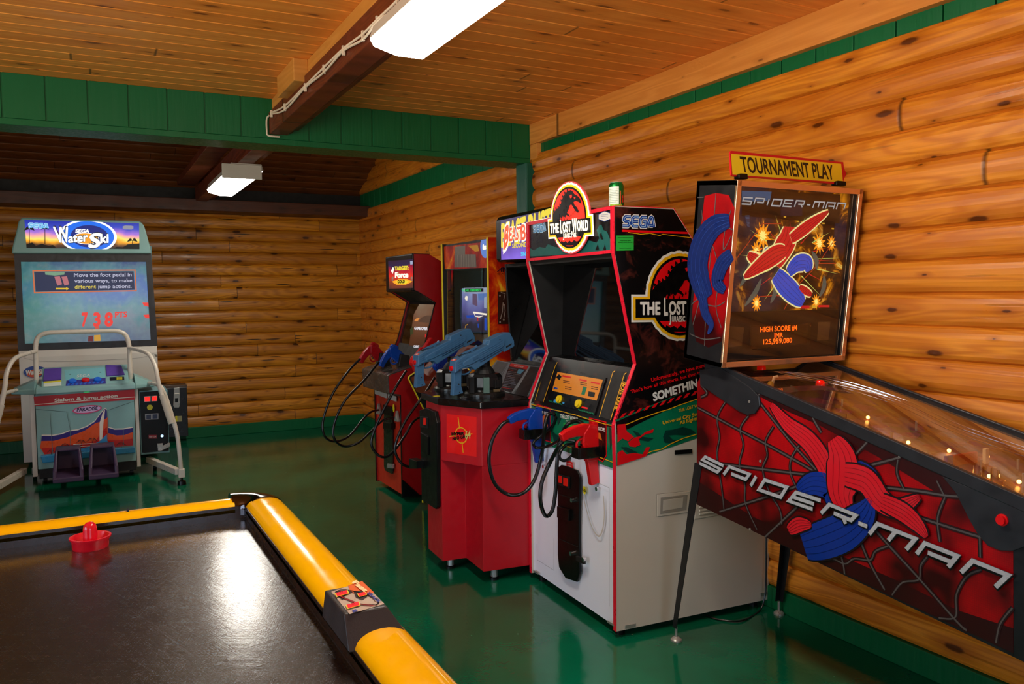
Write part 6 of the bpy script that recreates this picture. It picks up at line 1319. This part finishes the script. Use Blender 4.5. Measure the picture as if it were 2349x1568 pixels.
# black coin box fixed to the back wall
BX = thing('wall_coin_box', 'black metal coin box fixed low on the log wall beside the water ski game', 'coin box', (.73, 9.2, .06))
b = MB('box_body'); b.box(.56, .888, 9.10, 9.295, .06, .575, P('box_black', '#0C0B0B', .3)); b.box(.55, .892, 9.11, 9.295, .575, .60, P('box_lid_bronze', '#5A4A3C', .4)); bo = b.build(parent=BX, bevel=.003)
fQ = Fr((.73, 9.10, .3), (1, 0, 0), (0, 0, 1))
b = MB('coin_slot'); b.pslab(fQ, C5((620, 310), (685, 305), (690, 370), (620, 375)), .012, M_STEEL); b.pslab(fQ, C5((618, 378), (688, 375), (690, 520), (680, 545), (625, 545), (612, 520)), .015, M_STEEL); b.pslab(fQ, C5((632, 430), (672, 428), (670, 480), (634, 482)), .017, M_BLK); b.build(parent=bo, bevel=.002)
b = MB('label'); b.art(fQ, C5((635, 650), (718, 645), (720, 712), (640, 715)), P('label_grey_dim', '#A0A078', .5), 1); b.art(fQ, C5((638, 648), (662, 646), (664, 712), (642, 714)), P('label_yellow', '#E0D82A', .4), 2); b.build(parent=bo, recalc=False)

# ------------------------------------------------------------------ air hockey table
AH = thing('air_hockey_table', 'air hockey table with yellow rounded rails and a scuffed dark playing surface', 'air hockey table', (-.11, 1.6, 0))
TX0, TX1, TY0, TY1 = -.745, .535, .42, 2.80
ZP = .785
M_YRAIL = P('rail_yellow', '#F6B600', .16, var=.03, coat=.4); M_TBODY = P('table_body', '#15130F', .4)
b = MB('playing_surface'); b.box(TX0+.08, TX1-.10, TY0+.08, TY1-.06, ZP-.02, ZP, M_PLAY); b.build(parent=AH)
b = MB('table_body'); b.prism([(TX0+.05, .40), (TX0+.03, .79), (TX0+.09, .79), (TX0+.09, ZP-.021), (TX1-.11, ZP-.021), (TX1-.11, .79), (TX1-.03, .79), (TX1-.05, .40)], 'y', TY0+.03, TY1-.03, M_TBODY); b.build(parent=AH, bevel=.01)
for x in (TX0+.12, TX1-.12):
    for y in (TY0+.35, TY1-.35):
        b = MB('leg'); b.prism([(x-.07, .40), (x+.07, .40), (x+.05, 0), (x-.05, 0)], 'y', y-.05, y+.05, M_TBODY); b.build(parent=AH, bevel=.01)
# cushions inside the rails
b = MB('cushion')
for bx in ((TX1-.106, TX1-.09, TY0+.05, TY1-.03), (TX0+.09, TX0+.106, TY0+.05, TY1-.03)): b.box(*bx, ZP, .825, P('cushion_brown', '#2A1C16', .25))
for bx in ((TX0+.09, TX1-.09, TY1-.076, TY1-.06), (TX0+.09, TX1-.09, TY0+.06, TY0+.076)): b.box(*bx, ZP, .825, P('cushion_brown', '#2A1C16', .25))
b.build(parent=AH)
def railp(w, h, lip=.0):
    return [(w*(.5-.5*math.cos(math.pi*k/12)), h*math.sin(math.pi*k/12)**.8) for k in range(13)]
b = MB('long_rail'); pr = [(TX1-.106+u*1.0, .815+v) for u, v in railp(.118, .036)]+[(TX1+.012, .76), (TX1-.03, .74), (TX1-.106, .805)]
b.prism(pr, 'y', TY0+.12, TY1-.10, M_YRAIL); b.build(parent=AH, smooth=.5)
b = MB('long_rail'); b.prism([(TX0+TX1-x, z) for x, z in pr], 'y', TY0+.12, TY1-.10, M_YRAIL); b.build(parent=AH, smooth=.5)
pe = [(TY1-.076+u, .815+v) for u, v in railp(.085, .028)]+[(TY1+.012, .76), (TY1-.03, .74), (TY1-.076, .805)]
b = MB('end_rail'); b.prism(pe, 'x', TX0+.14, TX1-.135, M_YRAIL); b.build(parent=AH, smooth=.5)
b = MB('end_rail'); b.prism([(TY0+TY1-y, z) for y, z in pe], 'x', TX0+.14, TX1-.135, M_YRAIL); b.build(parent=AH, smooth=.5)
# chrome corners: the rail profile swept round the corner
def corner(sx, sy):
    cx_, cy_ = (TX1-.14 if sx > 0 else TX0+.14), (TY1-.11 if sy > 0 else TY0+.11)
    b = MB('corner_cap'); prf = [(-.0, .0)]+[(u, v) for u, v in railp(.112, .040)]+[(.112, -.05), (.0, -.02)]
    vs = []; fs = []; n = len(prf); K_ = 12
    for i in range(K_+1):
        a = math.pi/2*i/K_
        for (u, v) in prf:
            r = .040+u; vs.append((cx_+sx*r*math.cos(a), cy_+sy*(r*math.sin(a)), .815+v))
    for i in range(K_):
        for k in range(n): fs.append((i*n+k, i*n+(k+1) % n, (i+1)*n+(k+1) % n, (i+1)*n+k))
    b.raw(vs, fs+[list(range(n)), [K_*n+k for k in range(n)]], P('corner_chrome', '#4A4446', .1, 1)); b.build(parent=AH, smooth=.6)
for sx in (1, -1):
    for sy in (1, -1): corner(sx, sy)
b = MB('rail_joint'); a_ = Fr((0, 2.76, .84), (1, 0, 0), (0, 0, 1)).px(294, 1181)[0]; b.box(a_-.003, a_+.003, TY1-.045, TY1-.02, .83, .848, M_BLK); b.build(parent=AH)
# score box straddling the rail
b = MB('score_box')
x0, x1, y0, y1 = .412, .545, 1.50, 1.685
bot = [(x0+.006, y0-.012), (x1, y0-.012), (x1, y1+.006), (x0+.006, y1+.006)]; tp = [(.420, 1.522), (.506, 1.522), (.506, 1.668), (.420, 1.668)]
vs = [(x, y, .822) for x, y in bot]+[(x, y, .886) for x, y in tp]
b.raw(vs, [(3, 2, 1, 0), (4, 5, 6, 7), (0, 1, 5, 4), (1, 2, 6, 5), (2, 3, 7, 6), (3, 0, 4, 7)], P('score_box_black', '#2A2624', .5, bump=.3)); sb = b.build(parent=AH, bevel=.003)
fT = Fr((.46, 1.6, .886), (1, 0, 0), (0, 1, 0)); Y5 = Pix(500, 1100, .29843)
b = MB('score_print'); A = lambda pts, mt, l=1: b.art(fT, Y5(*pts), mt, l)
A(((870, 862), (1108, 782), (1280, 955), (1012, 1034)), P('score_silver', '#B8A898', .3), 1); A(((1000, 815), (1108, 782), (1200, 870), (1120, 900), (1020, 870)), P('score_orange', '#D8642A', .35), 2)
b.stroke(fT, Y5((900, 870), (960, 850), (1080, 870), (1180, 905), (1230, 935), (1215, 965), (1100, 960), (1000, 925), (930, 895)), .003, M_LBLK, 3, 6)
A(((900, 885), (920, 860), (1000, 850), (1040, 870), (980, 890), (960, 930)), P('score_dark', '#3A3436', .3), 2); A(((1040, 860), (1120, 855), (1150, 900), (1110, 930), (1060, 910)), P('score_dark', '#3A3436', .3), 2)
b.stroke(fT, Y5((920, 895), (1000, 930), (1100, 965), (1200, 975)), .003, P('track_red', '#9A1420', .35), 4, 6)
for pts in (((905, 885), (990, 862), (1000, 885), (918, 908)), ((990, 975), (1078, 950), (1088, 975), (1002, 1000)), ((1075, 888), (1130, 875), (1140, 895), (1088, 910))): A([(x+(x-sum(p[0] for p in pts)/4)*.2, y+(y-sum(p[1] for p in pts)/4)*.2) for x, y in pts], P('label_yellow', '#E0D82A', .4), 5); A(pts, E('display_red', '#FF1420', 1.6, '#300000'), 6)
b.text(fT, 'Fast', *Y5((1030, 800), (1130, 878), (1060, 782)), P('score_cream', '#F8D8A0', .4), 5, .06); b.text(fT, 'TRACK', *Y5((1140, 880), (1235, 955), (1162, 872)), P('score_blue', '#28348A', .4), 5, .06)
b.text(fT, '0', *Y5((940, 893), (962, 887), (935, 875)), M_LBLK, 8, .0); b.text(fT, '0', *Y5((1030, 984), (1052, 978), (1025, 966)), M_LBLK, 8, .0); b.art(fT, Y5((1030, 1010), (1060, 1000), (1075, 1015), (1040, 1028)), P('score_blue', '#28348A', .4), 3)
b.build(parent=sb, recalc=False)
for px in ((1058, 1110), (1232, 1058)):
    fv = Fr((.46, 1.512, .85), (1, 0, 0), (0, .5, 1)); b = MB('screw_recess'); b.ell(fv, Y5(px)[0], .004, .009, M_BLKM, 1, 14); b.build(parent=sb, recalc=False)
# pusher
ML = thing('air_hockey_pusher', 'red round plastic pusher with a domed knob on the air hockey table', 'pusher', (-.018, 2.615, ZP))
mr_ = P('pusher_red', '#D81028', .22); b = MB('pusher_base'); b.lathe([(.046, 0), (.048, .004), (.049, .022), (.055, .030), (.055, .034), (.049, .034), (.043, .020), (.038, .012), (.001, .012)], (-.018, 2.615, ZP), mr_, 40); b.build(parent=ML, smooth=.8)
b = MB('pusher_knob'); b.lathe([(.022, .010), (.019, .020), (.0185, .055), (.016, .066), (.010, .073), (.001, .076)], (-.018, 2.615, ZP), mr_, 28); b.build(parent=ML, smooth=.8)
